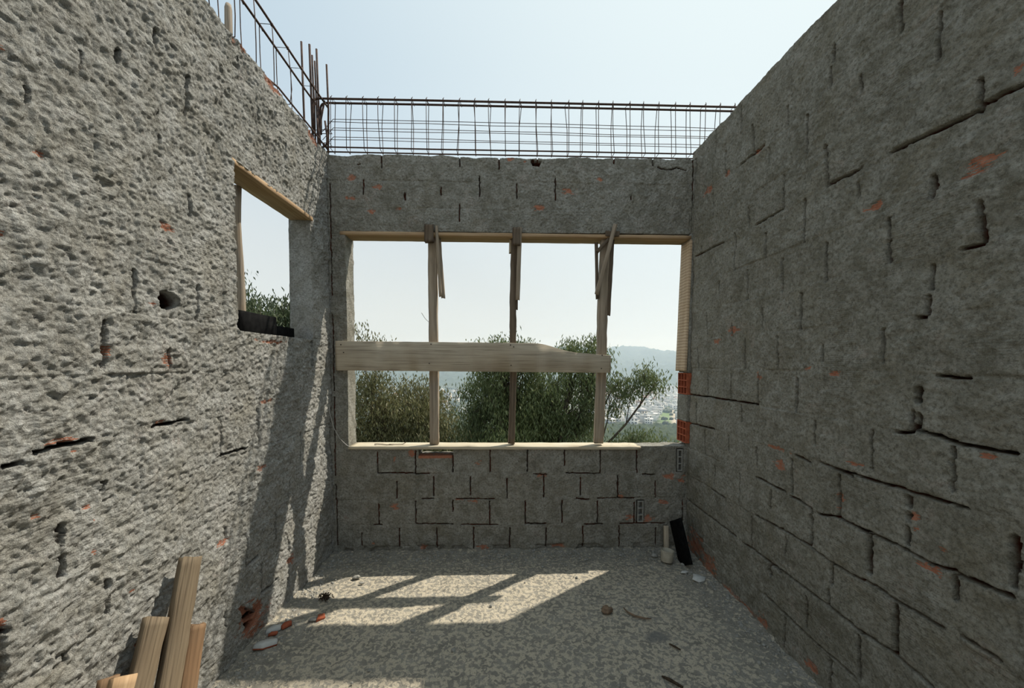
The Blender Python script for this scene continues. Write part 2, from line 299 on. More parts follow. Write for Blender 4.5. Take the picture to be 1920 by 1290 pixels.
JL=[(1.307,2.491,1.306,2.443,0.7),(1.441,2.601,1.441,2.559,1.0),(1.581,2.777,1.580,2.723,1.2),(1.731,2.716,1.728,2.562,1.1),(1.596,2.489,1.596,2.477,1.3),(1.597,2.397,1.596,2.372,1.2),(1.166,2.283,1.165,2.243,1.0),(1.747,2.230,1.745,2.151,1.4),(1.484,1.858,1.481,1.707,0.7),(1.772,1.854,1.769,1.709,0.8),(1.367,1.655,1.364,1.515,1.8),(1.922,1.251,1.918,1.078,0.5),(1.227,1.016,1.227,0.991,1.7),(1.228,0.982,1.228,0.959,1.6),(1.228,0.920,1.227,0.863,1.9),(1.361,0.768,1.361,0.746,1.4),(1.364,0.710,1.363,0.658,1.1),(1.229,0.612,1.229,0.590,1.2),(1.072,0.785,1.069,0.654,2.0),(1.358,1.113,1.357,1.089,1.2),(2.205,1.261,2.201,1.078,1.0),(2.650,1.054,2.645,0.875,0.5),(2.822,1.664,2.817,1.502,2.5),(2.498,0.779,2.496,0.667,0.8),(2.365,0.614,2.362,0.469,0.8),(2.082,0.613,2.078,0.439,0.8),(2.215,0.388,2.211,0.218,0.8),(1.936,0.707,1.935,0.662,1.4),(2.495,0.412,2.491,0.221,0.7),(2.347,3.452,2.344,3.348,0.7),(2.238,2.899,2.235,2.784,0.8),(2.076,3.045,2.075,2.987,1.4),(2.326,2.792,2.322,2.642,0.7),(2.521,2.868,2.518,2.770,0.7),(1.931,0.283,1.930,0.216,0.7),(2.851,2.865,2.849,2.772,1.5),(2.478,0.203,2.476,0.101,0.6),(1.218,1.269,1.309,1.270,1.4),(1.153,1.264,1.207,1.268,0.8),(1.554,1.274,1.716,1.276,1.0),(1.911,1.077,2.096,1.071,0.9),(1.081,1.242,1.122,1.241,1.0),(2.096,0.439,2.192,0.443,0.8),(2.211,0.218,2.302,0.212,0.8),(2.302,0.212,2.362,0.217,0.5),(1.071,0.801,1.091,0.784,0.8),(1.619,1.574,1.635,1.499,0.7)]
PR=[(1.906,1.494,0.033,0.018),(1.253,2.160,0.053,0.024),(1.270,2.139,0.036,0.014),(1.613,2.165,0.051,0.018),(1.314,0.797,0.061,0.019),(1.631,1.090,0.073,0.011),(1.176,1.229,0.033,0.012),(1.687,0.915,0.022,0.047),(2.994,0.095,0.180,0.125),(2.761,0.047,0.114,0.085),(2.165,0.021,0.054,0.048),(2.287,1.439,0.029,0.025),(1.370,0.962,0.021,0.015),(2.685,2.806,0.031,0.029),(2.925,2.792,0.073,0.032),(2.380,2.788,0.058,0.016),(2.544,1.730,0.069,0.028),(2.737,1.671,0.054,0.023),(2.109,1.050,0.100,0.015),(2.082,0.968,0.056,0.029),(1.177,2.402,0.020,0.013),(1.751,1.472,0.039,0.019),(1.798,0.066,0.044,0.035),(1.270,0.886,0.016,0.009),(1.359,0.922,0.014,0.015)]
PB=[(-1.030,0.060,0.004,0.004),(-1.152,2.945,0.045,0.041),(-1.163,2.795,0.033,0.016),(-1.008,2.703,0.037,0.020),(-0.960,2.887,0.041,0.024),(-0.794,2.726,0.033,0.016),(0.067,3.116,0.038,0.016),(0.189,3.098,0.021,0.016),(0.530,2.864,0.068,0.037),(0.298,2.738,0.051,0.021),(0.787,2.962,0.034,0.016),(-0.855,0.745,0.017,0.030),(-0.719,0.795,0.034,0.030),(-0.182,0.705,0.034,0.026),(-0.633,0.024,0.039,0.022),(-0.146,0.022,0.052,0.027),(1.478,0.561,0.035,0.053),(1.376,0.593,0.053,0.035),(0.982,0.433,0.031,0.026),(1.050,0.251,0.040,0.022),(1.204,0.244,0.062,0.040),(1.335,0.385,0.044,0.022),(0.322,0.606,0.035,0.035),(-0.856,0.364,0.043,0.030),(-0.214,0.401,0.060,0.013),(0.437,0.018,0.096,0.022),(-0.343,0.419,0.043,0.013)]
PL=[(1.196,2.122,0.019,0.011),(1.621,1.531,0.021,0.028),(1.637,2.058,0.048,0.019),(1.222,1.284,0.051,0.013),(1.261,1.245,0.012,0.010),(1.378,1.557,0.011,0.024),(1.074,0.801,0.014,0.026),(1.596,1.533,0.012,0.017),(1.539,1.743,0.033,0.014),(2.049,3.114,0.025,0.031),(2.111,3.124,0.026,0.038),(2.421,3.136,0.047,0.037),(2.586,3.150,0.040,0.033),(1.313,1.047,0.020,0.009),(1.920,0.656,0.052,0.021),(1.464,0.456,0.021,0.028),(1.490,0.467,0.027,0.016),(1.159,1.076,0.008,0.006),(1.451,0.681,0.017,0.010),(1.323,0.890,0.010,0.007),(2.510,0.263,0.038,0.034),(2.222,0.932,0.070,0.018),(2.147,0.112,0.135,0.113),(1.095,1.859,0.011,0.007),(1.107,2.350,0.016,0.011),(2.306,1.299,0.064,0.012),(2.341,1.645,0.174,0.012),(1.576,1.286,0.029,0.008),(1.325,0.997,0.010,0.005)]
YB = 3.1415
def XL(y, z): return -1.3439+.0114*z/3.2+(-.0138+.0319*z/3.2)*(YB-y)
def XR(y, z): return 1.5228+.002*z/3.2+(-.0226+.0471*z/3.2)*(YB-y)
def posL(s, z, h): return np.stack([XL(s, z)+h, s, z], -1)
def posR(s, z, h): return np.stack([XR(s, z)-h, s, z], -1)
def posB(s, z, h): return np.stack([s, YB-h, z], -1)

def relief(S, Z, seed, amp, course, z0, streak_ang):
    ca, sa = math.cos(streak_ang), math.sin(streak_ang)
    U = S*ca+Z*sa; V = -S*sa+Z*ca
    wx = fbm(S*3, Z*3, seed+5, 2)*.06; 
    h = .010*fbm(S*2.2, Z*2.2, seed, 3)
    h = h+amp*.0040*fbm(U*5+wx*6, V*15+wx*20, seed+40, 4, .6)
    h = h+amp*.0024*fbm(S*26, Z*32, seed+80, 2, .6)+amp*.0032*fbm(S*66, Z*74, seed+95, 2, .7)
    lump = np.clip(fbm(S*46, Z*46, seed+120, 2, .6), .25, 1.2)-.25
    h = h+amp*.0045*lump*sstep(fbm(S*1.7, Z*1.7, seed+150, 2), -.5, .6)
    h = h-amp*.006*np.clip(fbm(S*40, Z*44, seed+170, 2)-.55, 0, 1)
    # courses of blocks under the coat
    k = np.floor((Z-z0)/course); f = (Z-z0)/course-k
    groove = np.exp(-((np.minimum(f, 1-f)*course)/.008)**2)
    gm = sstep(vnoise(S*2.4, k*3.7, seed+200), -.2, .7)
    h = h-.0045*groove*gm
    bi = np.floor(S/.30+.5*(k % 2)); h = h+.0035*(_hash(bi.astype(np.int64), k.astype(np.int64), seed+9)*2-1)
    return h

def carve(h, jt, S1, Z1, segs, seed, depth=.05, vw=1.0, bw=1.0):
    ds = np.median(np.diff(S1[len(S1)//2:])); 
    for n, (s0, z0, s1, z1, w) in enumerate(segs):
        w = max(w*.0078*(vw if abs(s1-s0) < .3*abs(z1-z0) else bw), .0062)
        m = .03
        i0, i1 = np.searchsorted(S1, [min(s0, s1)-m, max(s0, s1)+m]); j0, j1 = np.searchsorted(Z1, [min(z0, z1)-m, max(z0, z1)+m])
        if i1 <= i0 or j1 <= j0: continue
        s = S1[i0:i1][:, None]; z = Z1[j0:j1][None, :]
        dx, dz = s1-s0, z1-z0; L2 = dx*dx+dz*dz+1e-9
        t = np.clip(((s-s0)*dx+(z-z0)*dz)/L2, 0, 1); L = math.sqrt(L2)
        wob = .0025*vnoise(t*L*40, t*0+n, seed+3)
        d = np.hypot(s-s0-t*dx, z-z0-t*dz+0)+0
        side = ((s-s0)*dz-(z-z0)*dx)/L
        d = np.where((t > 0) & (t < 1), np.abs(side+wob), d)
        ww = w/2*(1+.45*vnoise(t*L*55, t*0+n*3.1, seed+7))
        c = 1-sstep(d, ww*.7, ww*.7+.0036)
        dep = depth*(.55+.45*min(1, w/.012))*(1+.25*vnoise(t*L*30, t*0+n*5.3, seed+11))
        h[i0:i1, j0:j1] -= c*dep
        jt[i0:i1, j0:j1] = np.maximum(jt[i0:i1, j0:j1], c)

def clay_patches(cl, h, S, Z, P, seed):
    for n, (s, z, rs, rz) in enumerate(P):
        rs = max(rs, .012); rz = max(rz, .010)
        d = np.hypot((S-s)/rs, (Z-z)/rz)+.5*fbm(S*30, Z*60, seed+n, 2)
        c = 1-sstep(d, .35, 1.15); cl[:] = np.maximum(cl, c); h -= .004*c

def build_wall(name, S1, Z1, pos, h, attrs, mat, openings=(), thick=.15, topjit=.006, seed=0):
    ns, nz = len(S1), len(Z1)
    S, Z = np.meshgrid(S1, Z1, indexing='ij')
    tj = np.clip((Z-(Z1[-1]-.04))/.04, 0, 1)*topjit*(fbm(S*9, S*0, seed+31, 3)+.8*(vnoise(S/.30, S*0+4, seed)))
    V = [pos(S, Z+tj, h).reshape(-1, 3)]; A = {k: [a.ravel()] for k, a in attrs.items()}
    idx = np.arange(ns*nz).reshape(ns, nz)
    keep = np.ones((ns-1, nz-1), bool); rects = []
    for (s0, s1, z0, z1) in openings:
        i0, i1 = np.searchsorted(S1, [s0, s1]); j0, j1 = np.searchsorted(Z1, [z0, z1])
        keep[i0:i1, j0:j1] = False; rects.append((i0, i1, j0, j1))
    q = np.stack([idx[:-1, :-1], idx[1:, :-1], idx[1:, 1:], idx[:-1, 1:]], -1)[keep]
    Q = [q]; off = ns*nz
    zed = Z+tj
    def strip(ii, jj, ds, dz, n=9, flat=False):
        nonlocal off
        s = S[ii, jj]; z = zed[ii, jj]; hh = h[ii, jj]
        T = np.linspace(0, 1, n)[:, None]
        amp = .0045*np.sin(np.clip(T*6, 0, math.pi/2))
        nn = amp*fbm(s[None]*18+3, T*4+s[None]*0+z[None]*18, seed+77, 3)
        dep = hh[None]*(1-T)-thick*T
        P = pos(s[None]+ds*nn, z[None]+dz*nn, dep).reshape(-1, 3)
        m = len(ii); id2 = off+np.arange(n*m).reshape(n, m)
        V.append(P)
        for k in A:
            a = attrs[k][ii, jj][None]*(1-T)*(1 if k != 'joint' else 0)
            A[k].append(a.ravel())
        Q.append(np.stack([id2[:-1, :-1], id2[1:, :-1], id2[1:, 1:], id2[:-1, 1:]], -1).reshape(-1, 4)); off += n*m
    ar = np.arange
    strip(ar(ns), np.full(ns, nz-1), 0, 1); strip(np.zeros(nz, int), ar(nz), -1, 0); strip(np.full(nz, ns-1), ar(nz), 1, 0); strip(ar(ns), np.zeros(ns, int), 0, -1)
    for (i0, i1, j0, j1) in rects:
        a = ar(i0, i1+1); b = ar(j0, j1+1)
        strip(a, np.full(len(a), j0), 0, 1); strip(a, np.full(len(a), j1), 0, -1)
        strip(np.full(len(b), i0), b, 1, 0); strip(np.full(len(b), i1), b, -1, 0)
    # outer face
    ss = sorted({0, ns-1, *[i for r in rects for i in r[:2]]}); zz = sorted({0, nz-1, *[j for r in rects for j in r[2:]]})
    for a, b in zip(ss[:-1], ss[1:]):
        for c, d in zip(zz[:-1], zz[1:]):
            if any(a >= r[0] and b <= r[1] and c >= r[2] and d <= r[3] for r in rects): continue
            s = np.array([S1[a], S1[b], S1[b], S1[a]]); z = np.array([Z1[c], Z1[c], Z1[d], Z1[d]])
            V.append(pos(s, z, np.full(4, -thick))); Q.append(np.array([[off, off+1, off+2, off+3]]))
            for k in A: A[k].append(np.zeros(4))
            off += 4
    me = mesh_np(name, np.concatenate(V), np.concatenate(Q), mat, True, {k: np.concatenate(a) for k, a in A.items()})
    o = link(name, me); return tag(o, kind='structure')

# ---- left wall
Ys = np.concatenate([np.arange(-2.2, .9, .04), np.arange(.9, 3.18, .0055)])
Zs = np.arange(0, 3.131, .0055)
S, Z = np.meshgrid(Ys, Zs, indexing='ij')
h = relief(S, Z, 11, 1.25, .2166, .18, .45)
jt = np.zeros_like(h); cl = np.zeros_like(h)
clay_patches(cl, h, S, Z, PL, 300)
# top course left bare of render here and there
tb = sstep(Z, 3.06, 3.11)*sstep(vnoise(S*5.5, S*0+2, 5), .0, .3); cl = np.maximum(cl, tb); h = h-.012*tb
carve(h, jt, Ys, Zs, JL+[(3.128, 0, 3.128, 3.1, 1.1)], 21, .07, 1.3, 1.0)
# broken-open hollow block low on the wall, and the knocked-through hole
def poly_mask(S, Z, P, soft=.006):
    d = np.full(S.shape, 1e9); n = len(P); ins = np.zeros(S.shape, bool)
    for i in range(n):
        (x0, y0), (x1, y1) = P[i], P[(i+1) % n]
        dx, dy = x1-x0, y1-y0; t = np.clip(((S-x0)*dx+(Z-y0)*dy)/(dx*dx+dy*dy), 0, 1)
        d = np.minimum(d, np.hypot(S-x0-t*dx, Z-y0-t*dy))
        c = ((y0 > Z) != (y1 > Z)) & (S < (x1-x0)*(Z-y0)/((y1-y0) or 1e-9)+x0); ins ^= c
    return sstep(np.where(ins, d, -d), -soft/2, soft)
pm = poly_mask(S, Z, [(2.020, 0.253), (2.053, 0.252), (2.112, 0.185), (2.225, 0.182), (2.219, 0.132), (2.160, 0.073), (2.084, 0.066), (2.059, 0.136), (2.048, 0.192)])
h = h*(1-pm)+pm*(-.016); cl = np.maximum(cl, pm*1.3)
for P_ in ([(2.060, 0.176), (2.103, 0.179), (2.176, 0.145), (2.157, 0.130), (2.094, 0.139)], [(2.072, 0.127), (2.111, 0.124), (2.147, 0.103), (2.128, 0.077), (2.079, 0.081)]):
    c = poly_mask(S, Z, P_, .004); h -= .06*c; jt = np.maximum(jt, c)
d = np.hypot((S-1.620)/.050, (Z-1.768)/.038); d = d+.12*vnoise(S*40, Z*40, 9)
c = 1-sstep(d, .86, 1.02); rib = np.exp(-((Z-1.752-.08*(S-1.62))/.005)**2)
h -= .085*c*(1-.45*rib); jt = np.maximum(jt, c*(1-.3*rib))
h = np.minimum(h, .028)
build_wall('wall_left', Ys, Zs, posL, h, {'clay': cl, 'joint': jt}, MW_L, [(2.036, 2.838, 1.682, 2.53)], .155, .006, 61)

# ---- right wall
Zr = np.arange(0, 3.20, .0055)
S, Z = np.meshgrid(Ys, Zr, indexing='ij')
h = relief(S, Z, 411, .72, .2166, .18, -.5)
low = sstep(1.45-Z, 0, .5)
h = h*(1-.25*low)
jt = np.zeros_like(h); cl = np.zeros_like(h)
clay_patches(cl, h, S, Z, PR, 500)
cl = np.maximum(cl, 0); base_cl = sstep(.045-Z, 0, .03)*sstep(vnoise(S*6, S*0+1, 8), .1, .5); cl = np.maximum(cl, base_cl*.8)
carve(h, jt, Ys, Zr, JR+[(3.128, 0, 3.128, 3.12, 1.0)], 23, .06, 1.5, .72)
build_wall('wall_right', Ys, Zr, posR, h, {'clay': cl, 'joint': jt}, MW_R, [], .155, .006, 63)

# ---- back wall
Xs = np.arange(-1.50, 1.68, .005); Zb = np.arange(0, 3.128, .005)
S, Z = np.meshgrid(Xs, Zb, indexing='ij')
h = relief(S, Z, 811, .75, .2093, .003, .9)
flat = sstep(.9-Z, 0, .1); h = h*(1-.35*flat)
jt = np.zeros_like(h); cl = np.zeros_like(h)
clay_patches(cl, h, S, Z, PB, 700)
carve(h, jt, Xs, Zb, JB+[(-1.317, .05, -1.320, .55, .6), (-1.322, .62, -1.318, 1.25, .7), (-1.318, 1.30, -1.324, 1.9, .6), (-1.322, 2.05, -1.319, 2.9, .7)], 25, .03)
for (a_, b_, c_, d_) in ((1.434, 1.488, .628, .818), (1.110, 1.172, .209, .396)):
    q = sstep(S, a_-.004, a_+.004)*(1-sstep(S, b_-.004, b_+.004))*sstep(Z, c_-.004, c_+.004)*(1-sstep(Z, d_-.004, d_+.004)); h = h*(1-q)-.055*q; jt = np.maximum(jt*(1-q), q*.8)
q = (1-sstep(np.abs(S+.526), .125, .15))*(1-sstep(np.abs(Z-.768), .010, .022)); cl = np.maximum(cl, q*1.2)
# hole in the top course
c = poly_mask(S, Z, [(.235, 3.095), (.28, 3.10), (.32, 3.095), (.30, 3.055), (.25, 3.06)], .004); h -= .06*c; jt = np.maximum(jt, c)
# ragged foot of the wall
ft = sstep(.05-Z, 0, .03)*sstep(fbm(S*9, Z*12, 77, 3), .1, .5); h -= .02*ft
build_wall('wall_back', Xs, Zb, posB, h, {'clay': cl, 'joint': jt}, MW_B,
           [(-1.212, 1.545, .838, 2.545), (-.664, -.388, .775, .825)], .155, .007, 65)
WB = bpy.data.objects['wall_back']

# ---- slab floor
Xf = np.arange(-1.40, 1.60, .007); Yf = np.concatenate([np.arange(-2.2, 1.3, .05), np.arange(1.3, 3.2, .007)])
S, Z = np.meshgrid(Xf, Yf, indexing='ij')
edge = np.minimum(np.minimum(S+1.35, 1.50-S), YB-Z)
near = sstep(.30-edge, 0, .28)
h = .003*fbm(S*4, Z*4, 900, 3)+.0022*fbm(S*22, Z*22, 901, 3, .6)
h = h+near*(.006*np.abs(fbm(S*14, Z*14, 903, 3, .6))+.004*np.clip(fbm(S*45, Z*45, 904, 2), 0, 1))+.010*sstep(.07-edge, 0, .07)*np.abs(fbm(S*9, Z*9, 905, 3))
fl = 1-.95*sstep(.42-edge, 0, .34)
dd = np.hypot((S-.872)/.085, (Z-2.093)/.05)+.3*vnoise(S*16, Z*16, 4); stn = (1-sstep(dd, .6, 1.1))*.8
me = mesh_np('floor', np.stack([S, Z, h-.002], -1).reshape(-1, 3),
             (lambda i: np.stack([i[:-1, :-1], i[1:, :-1], i[1:, 1:], i[:-1, 1:]], -1).reshape(-1, 4))(np.arange(S.size).reshape(S.shape)),
             MFLOOR, True, {'fleck': fl, 'stain': stn})
tag(link('floor', me), kind='structure')
bx = [(-1.5, -2.2), (1.70, -2.2), (1.70, 3.32), (-1.5, 3.32)]
V = [(x, y, -.02) for x, y in bx]+[(x, y, -.22) for x, y in bx]
me = mesh_np('trim_1', V, [(0, 1, 2, 3), (4, 7, 6, 5), (0, 4, 5, 1), (1, 5, 6, 2), (2, 6, 7, 3), (3, 7, 4, 0)], MORTAR, False)
tag(link('trim_1', me), kind='structure')
bx = [(-1.48, -2.18), (1.66, -2.18), (1.66, 3.28), (-1.48, 3.28)]
V = [(x, y, -.22) for x, y in bx]+[(x, y, -5.2) for x, y in bx]
me = mesh_np('wall_lower', V, [(0, 1, 2, 3), (4, 7, 6, 5), (0, 4, 5, 1), (1, 5, 6, 2), (2, 6, 7, 3), (3, 7, 4, 0)], MW_B, False)
tag(link('wall_lower', me), kind='structure')

# ------------------------------------------------------------------ builders for timber and steel
def plank_mesh(name, w, t, L, mat, n=26, jit=.0015, ch=.0025, seed=0, topfn=None, endjit=.003, bend=0.0, taper=1.0):
    """board with its length along local +Z from 0 to L, width along X, thickness along Y"""
    r = np.random.default_rng(seed)
    a, b = w/2, t/2; c = min(ch, a*.4, b*.4)
    ring = np.array([(-a+c, -b), (a-c, -b), (a, -b+c), (a, b-c), (a-c, b), (-a+c, b), (-a, b-c), (-a, -b+c)])
    zs = np.linspace(0, L, n); V = []
    for k, z in enumerate(zs):
        q = ring*[1, 1]; tp = 1+(taper-1)*k/(n-1); q = q*[tp, 1]
        nz = np.array([vnoise(np.array([z*14+i*9.1]), np.array([i*3.7+.5]), seed+5)[0] for i in range(8)])*jit
        q = q+np.stack([nz*np.sign(q[:, 0]), nz*.6*np.sign(q[:, 1])], -1)
        if topfn is not None:
            f = topfn(z/L); q[:, 0] = np.where(q[:, 0] > 0, q[:, 0]+f, q[:, 0])
        q[:, 1] += bend*math.sin(math.pi*z/L)
        zz = np.full(8, z)
        if k in (0, n-1): zz = zz+r.uniform(-endjit, endjit, 8)
        V.append(np.column_stack([q, zz]))
    V = np.concatenate(V); Q = []
    for k in range(n-1):
        for i in range(8):
            j = (i+1) % 8; Q.append((k*8+i, k*8+j, k*8+8+j, k*8+8+i))
    T = []
    c0, c1 = len(V), len(V)+1; V = np.vstack([V, V[:8].mean(0), V[-9:-1].mean(0) if False else V[(n-1)*8:n*8].mean(0)])
    for i in range(8):
        j = (i+1) % 8; T.append((c0, j, i)); T.append((c1, (n-1)*8+i, (n-1)*8+j))
    return mesh_np(name, V, Q, mat, False, None, T)

def tube(pts, r, seg=6, closed=False):
    P = [Vector(p) for p in pts]; n = len(P); V = []; Q = []
    prev = None
    for i, p in enumerate(P):
        a = P[(i-1) % n] if (i > 0 or closed) else P[i]; b = P[(i+1) % n] if (i < n-1 or closed) else P[i]
        t = (b-a).normalized()
        if prev is None:
            prev = t.orthogonal().normalized()
        x = (prev-t*prev.dot(t)); x = x.normalized() if x.length > 1e-6 else t.orthogonal().normalized(); prev = x
        y = t.cross(x)
        rr = r[i] if isinstance(r, (list, tuple)) else r
        for k in range(seg):
            ang = 2*math.pi*k/seg; V.append(p+x*(rr*math.cos(ang))+y*(rr*math.sin(ang)))
    m = n if closed else n-1
    for i in range(m):
        for k in range(seg):
            a = i*seg; b = ((i+1) % n)*seg; Q.append((a+k, a+(k+1) % seg, b+(k+1) % seg, b+k))
    T = []
    if not closed:
        for k in range(1, seg-1): T.append((0, k+1, k)); T.append(((n-1)*seg, (n-1)*seg+k, (n-1)*seg+k+1))
    return [tuple(v) for v in V], Q, T

def merged(parts):
    V, Q, T = [], [], []
    for v, q, t in parts:
        o = len(V); V += list(v); Q += [tuple(i+o for i in f) for f in q]; T += [tuple(i+o for i in f) for f in t]
    return V, Q, T

def tube_obj(name, pts, r, mat, parent=None, seg=6, closed=False):
    V, Q, T = tube(pts, r, seg, closed)
    return link(name, mesh_np(name, V, Q, mat, True, None, T), parent)

def arc(c, a, b, n=5):
    """rounded corner between points a and b around control c"""
    c, a, b = Vector(c), Vector(a), Vector(b)
    return [((1-t)**2)*a+2*t*(1-t)*c+t*t*b for t in [i/(n) for i in range(n+1)]]

def lump_mesh(name, sx, sy, sz, mat, seed=0, rough=.25, sub=3, flat=0):
    import bmesh
    bm = bmesh.new(); bmesh.ops.create_icosphere(bm, subdivisions=sub, radius=1)
    for v in bm.verts:
        p = v.co.copy(); a = np.array([p.x*2.1+seed]); b = np.array([p.y*2.1+p.z*1.7])
        f = 1+rough*float(vnoise(a, b, seed)[0])+rough*.5*float(vnoise(a*2.7, b*2.7+p.z, seed+3)[0])
        v.co = Vector((p.x*sx*f, p.y*sy*f, max(p.z*sz*f, -sz*flat) if flat else p.z*sz*f))
    me = bpy.data.meshes.new(name); bm.to_mesh(me); bm.free(); me.materials.append(mat)
    me.polygons.foreach_set('use_smooth', np.ones(len(me.polygons), dtype=bool)); return me

def shard_mesh(name, pts, t, mats, split=.35):
    """flat broken flake: polygon pts (x,y), thickness t; the lower part of its rim in the second material"""
    n = len(pts); V = []
    for z, s in ((0, 1.0), (t*split, 1.0), (t, .92)):
        V += [(x*s, y*s, z+(.0015*math.sin(x*90+y*70) if z == t else 0)) for x, y in pts]
    V.append((0, 0, t*1.05)); V.append((0, 0, 0)); Q = []; T = []
    for k in range(2):
        for i in range(n):
            j = (i+1) % n; Q.append((k*n+i, k*n+j, k*n+n+j, k*n+n+i))
    for i in range(n): T.append((3*n, 2*n+i, 2*n+(i+1) % n)); T.append((3*n+1, (i+1) % n, i))
    me = mesh_np(name, V, Q, mats[0], False, None, T)
    if len(mats) > 1:
        me.materials.append(mats[1]); mi = np.zeros(len(me.polygons), np.int32); mi[:n] = 1
        me.polygons.foreach_set('material_index', mi)
    return me

# ------------------------------------------------------------------ window timber in the back wall
def lintel():
    me = plank_mesh('lintel_board', .165, .026, 2.755, WOOD_NEW, 60, .0012, .002, 3)
    o = link('lintel_board', me, None, frame((-1.245, 3.205, 2.527), (1, 0, -.004), (0, 1, 0)))
    tag(o, 'long raw wooden board lining the top edge of the wide rear window opening', 'board')
lintel()
def sillb():
    me = plank_mesh('sill_board', .165, .024, 2.33, WOOD_SUN, 60, .002, .003, 5, endjit=.006)
    o = link('sill_board', me, None, frame((-1.205, 3.200, .8475), (1, 0, -.0075), (0, 1, 0)))
    tag(o, 'sun-bleached wooden board lying on the sill under the three window posts', 'board')
sillb()
def jamb():
    x0 = 1.489
    me = plank_mesh('jamb_board', .158, .022, 1.045, WOOD_SAWN, 40, .001, .002, 8, endjit=.001)
    o = link('jamb_board', me, None, frame((x0-.004, 3.204, 1.452), (.030, 0, 1.05), (0, 1, 0)))
    tag(o, 'ribbed pale wooden board upright against the right side of the rear window opening', 'board')

jamb()

def post(x0, x1, ytop, ybot, z1, w, t, mat, label, strips, head=None, seed=0, bow=0.0):
    base = Vector((x0, ybot+t/2, .861)); top = Vector((x1, ytop+t/2, z1))
    e = empty('window_post', base, label, 'post')
    d = top-base
    me = plank_mesh('post_shaft', w, t, d.length, mat, 34, .003, .006, seed, bend=0)
    co = np.zeros(len(me.vertices)*3, np.float32); me.vertices.foreach_get('co', co); co = co.reshape(-1, 3)
    co[:, 0] += bow*np.sin(co[:, 2]/d.length*math.pi*2); me.vertices.foreach_set('co', co.ravel())
    link('post_shaft', me, e, frame(base, d))
    for k, (a, b, sw, st, m) in enumerate(strips):
        a, b = Vector(a), Vector(b); dd = b-a
        link('nailed_strip', plank_mesh('nailed_strip', sw, st, dd.length, m, 14, .002, .002, seed+20+k, endjit=.006), e, frame(a, dd))
    if head:
        c, hw, ht, hl, m = head
        link('head_block', plank_mesh('head_block', hw, ht, hl, m, 8, .004, .004, seed+40, endjit=.005), e, frame(c, (0, 0, 1)))
    return e
# screen (x) to metres at the wall: ~234 px per metre
post(-.543, -.540, 3.165, 3.165, 2.513, .070, .062, WOOD_GREY,
     'squared grey wooden window post nearest the left wall, with a long split',
     [((-.500, 3.125, 2.585), (-.478, 3.150, 2.045), .022, .028, WOOD_GREY), ((-.492, 3.185, 2.50), (-.462, 3.190, 2.040), .030, .022, WOOD_GREY)],
     ((-.556, 3.105, 2.455), .070, .036, .130, WOOD_DARK), 31, .003)
post(.083, .112, 3.165, 3.165, 2.513, .053, .060, WOOD_DARK,
     'middle window post, dark rounded timber with a chip and two strips at its head',
     [((.150, 3.120, 2.575), (.133, 3.145, 2.02), .032, .024, WOOD_GREY), ((.128, 3.180, 2.45), (.122, 3.18, 1.95), .026, .020, WOOD_DARK), ((.076, 3.19, 2.50), (.074, 3.19, 2.40), .018, .03, WOOD_PALE)],
     ((.122, 3.108, 2.435), .062, .036, .135, WOOD_DARK), 51, .006)
post(.800, .842, 3.160, 3.165, 2.513, .074, .060, WOOD_GREY,
     'rightmost window post, reddish grey timber crossed by a slanting strip at its head',
     [((.893, 3.085, 2.60), (.757, 3.110, 2.06), .030, .026, WOOD_GREY), ((.762, 3.165, 2.475), (.775, 3.160, 2.03), .024, .022, WOOD_DARK),
      ((.895, 3.170, 2.50), (.868, 3.175, 1.905), .026, .026, WOOD_DARK), ((.765, 3.13, 2.40), (.855, 3.13, 2.50), .026, .022, WOOD_DARK)],
     ((.880, 3.120, 2.515), .110, .028, .040, WOOD_DARK), 71, .004)

pe = bpy.data.objects['window_post']
tube_obj('splinter', [(-.575, 3.16, 1.845), (-.600, 3.15, 1.87), (-.628, 3.15, 1.915)], .0022, WOOD_GREY, pe, 4)
# wide horizontal board nailed across the posts
def rail():
    e = empty('cross_board', (-.2, 3.10, 1.58), 'wide dusty wooden board nailed across the three window posts, lower at its right end', 'board')
    L = 2.155
    def tf(t):       # top edge drops towards the right end
        x = -1.283+t*L
        return -.004 if x < .26 else -.004-.072*float(sstep(np.array([x]), .26, .62)[0])-.020*max(0, (x-.62)/.25)
    me = plank_mesh('board', .232, .024, L, WOOD_PALE, 120, .0012, .002, 12, topfn=tf, endjit=.002)
    link('board', me, e, frame((-1.283, 3.104, 1.577), (1, 0, -.0095), (0, 0, 1)))
    k = [(-1.24, 1.66), (-1.22, 1.60), (-.56, 1.515), (-.545, 1.665), (.08, 1.50), (.075, 1.66), (.795, 1.475), (.80, 1.58), (.10, 1.645)]
    for x, z in k:
        V, Q, T = tube([(x, 3.0885, z), (x, 3.095, z)], .0045, 8)
        link('nail', mesh_np('nail', V, Q, IRON, True, None, T), e)
rail()

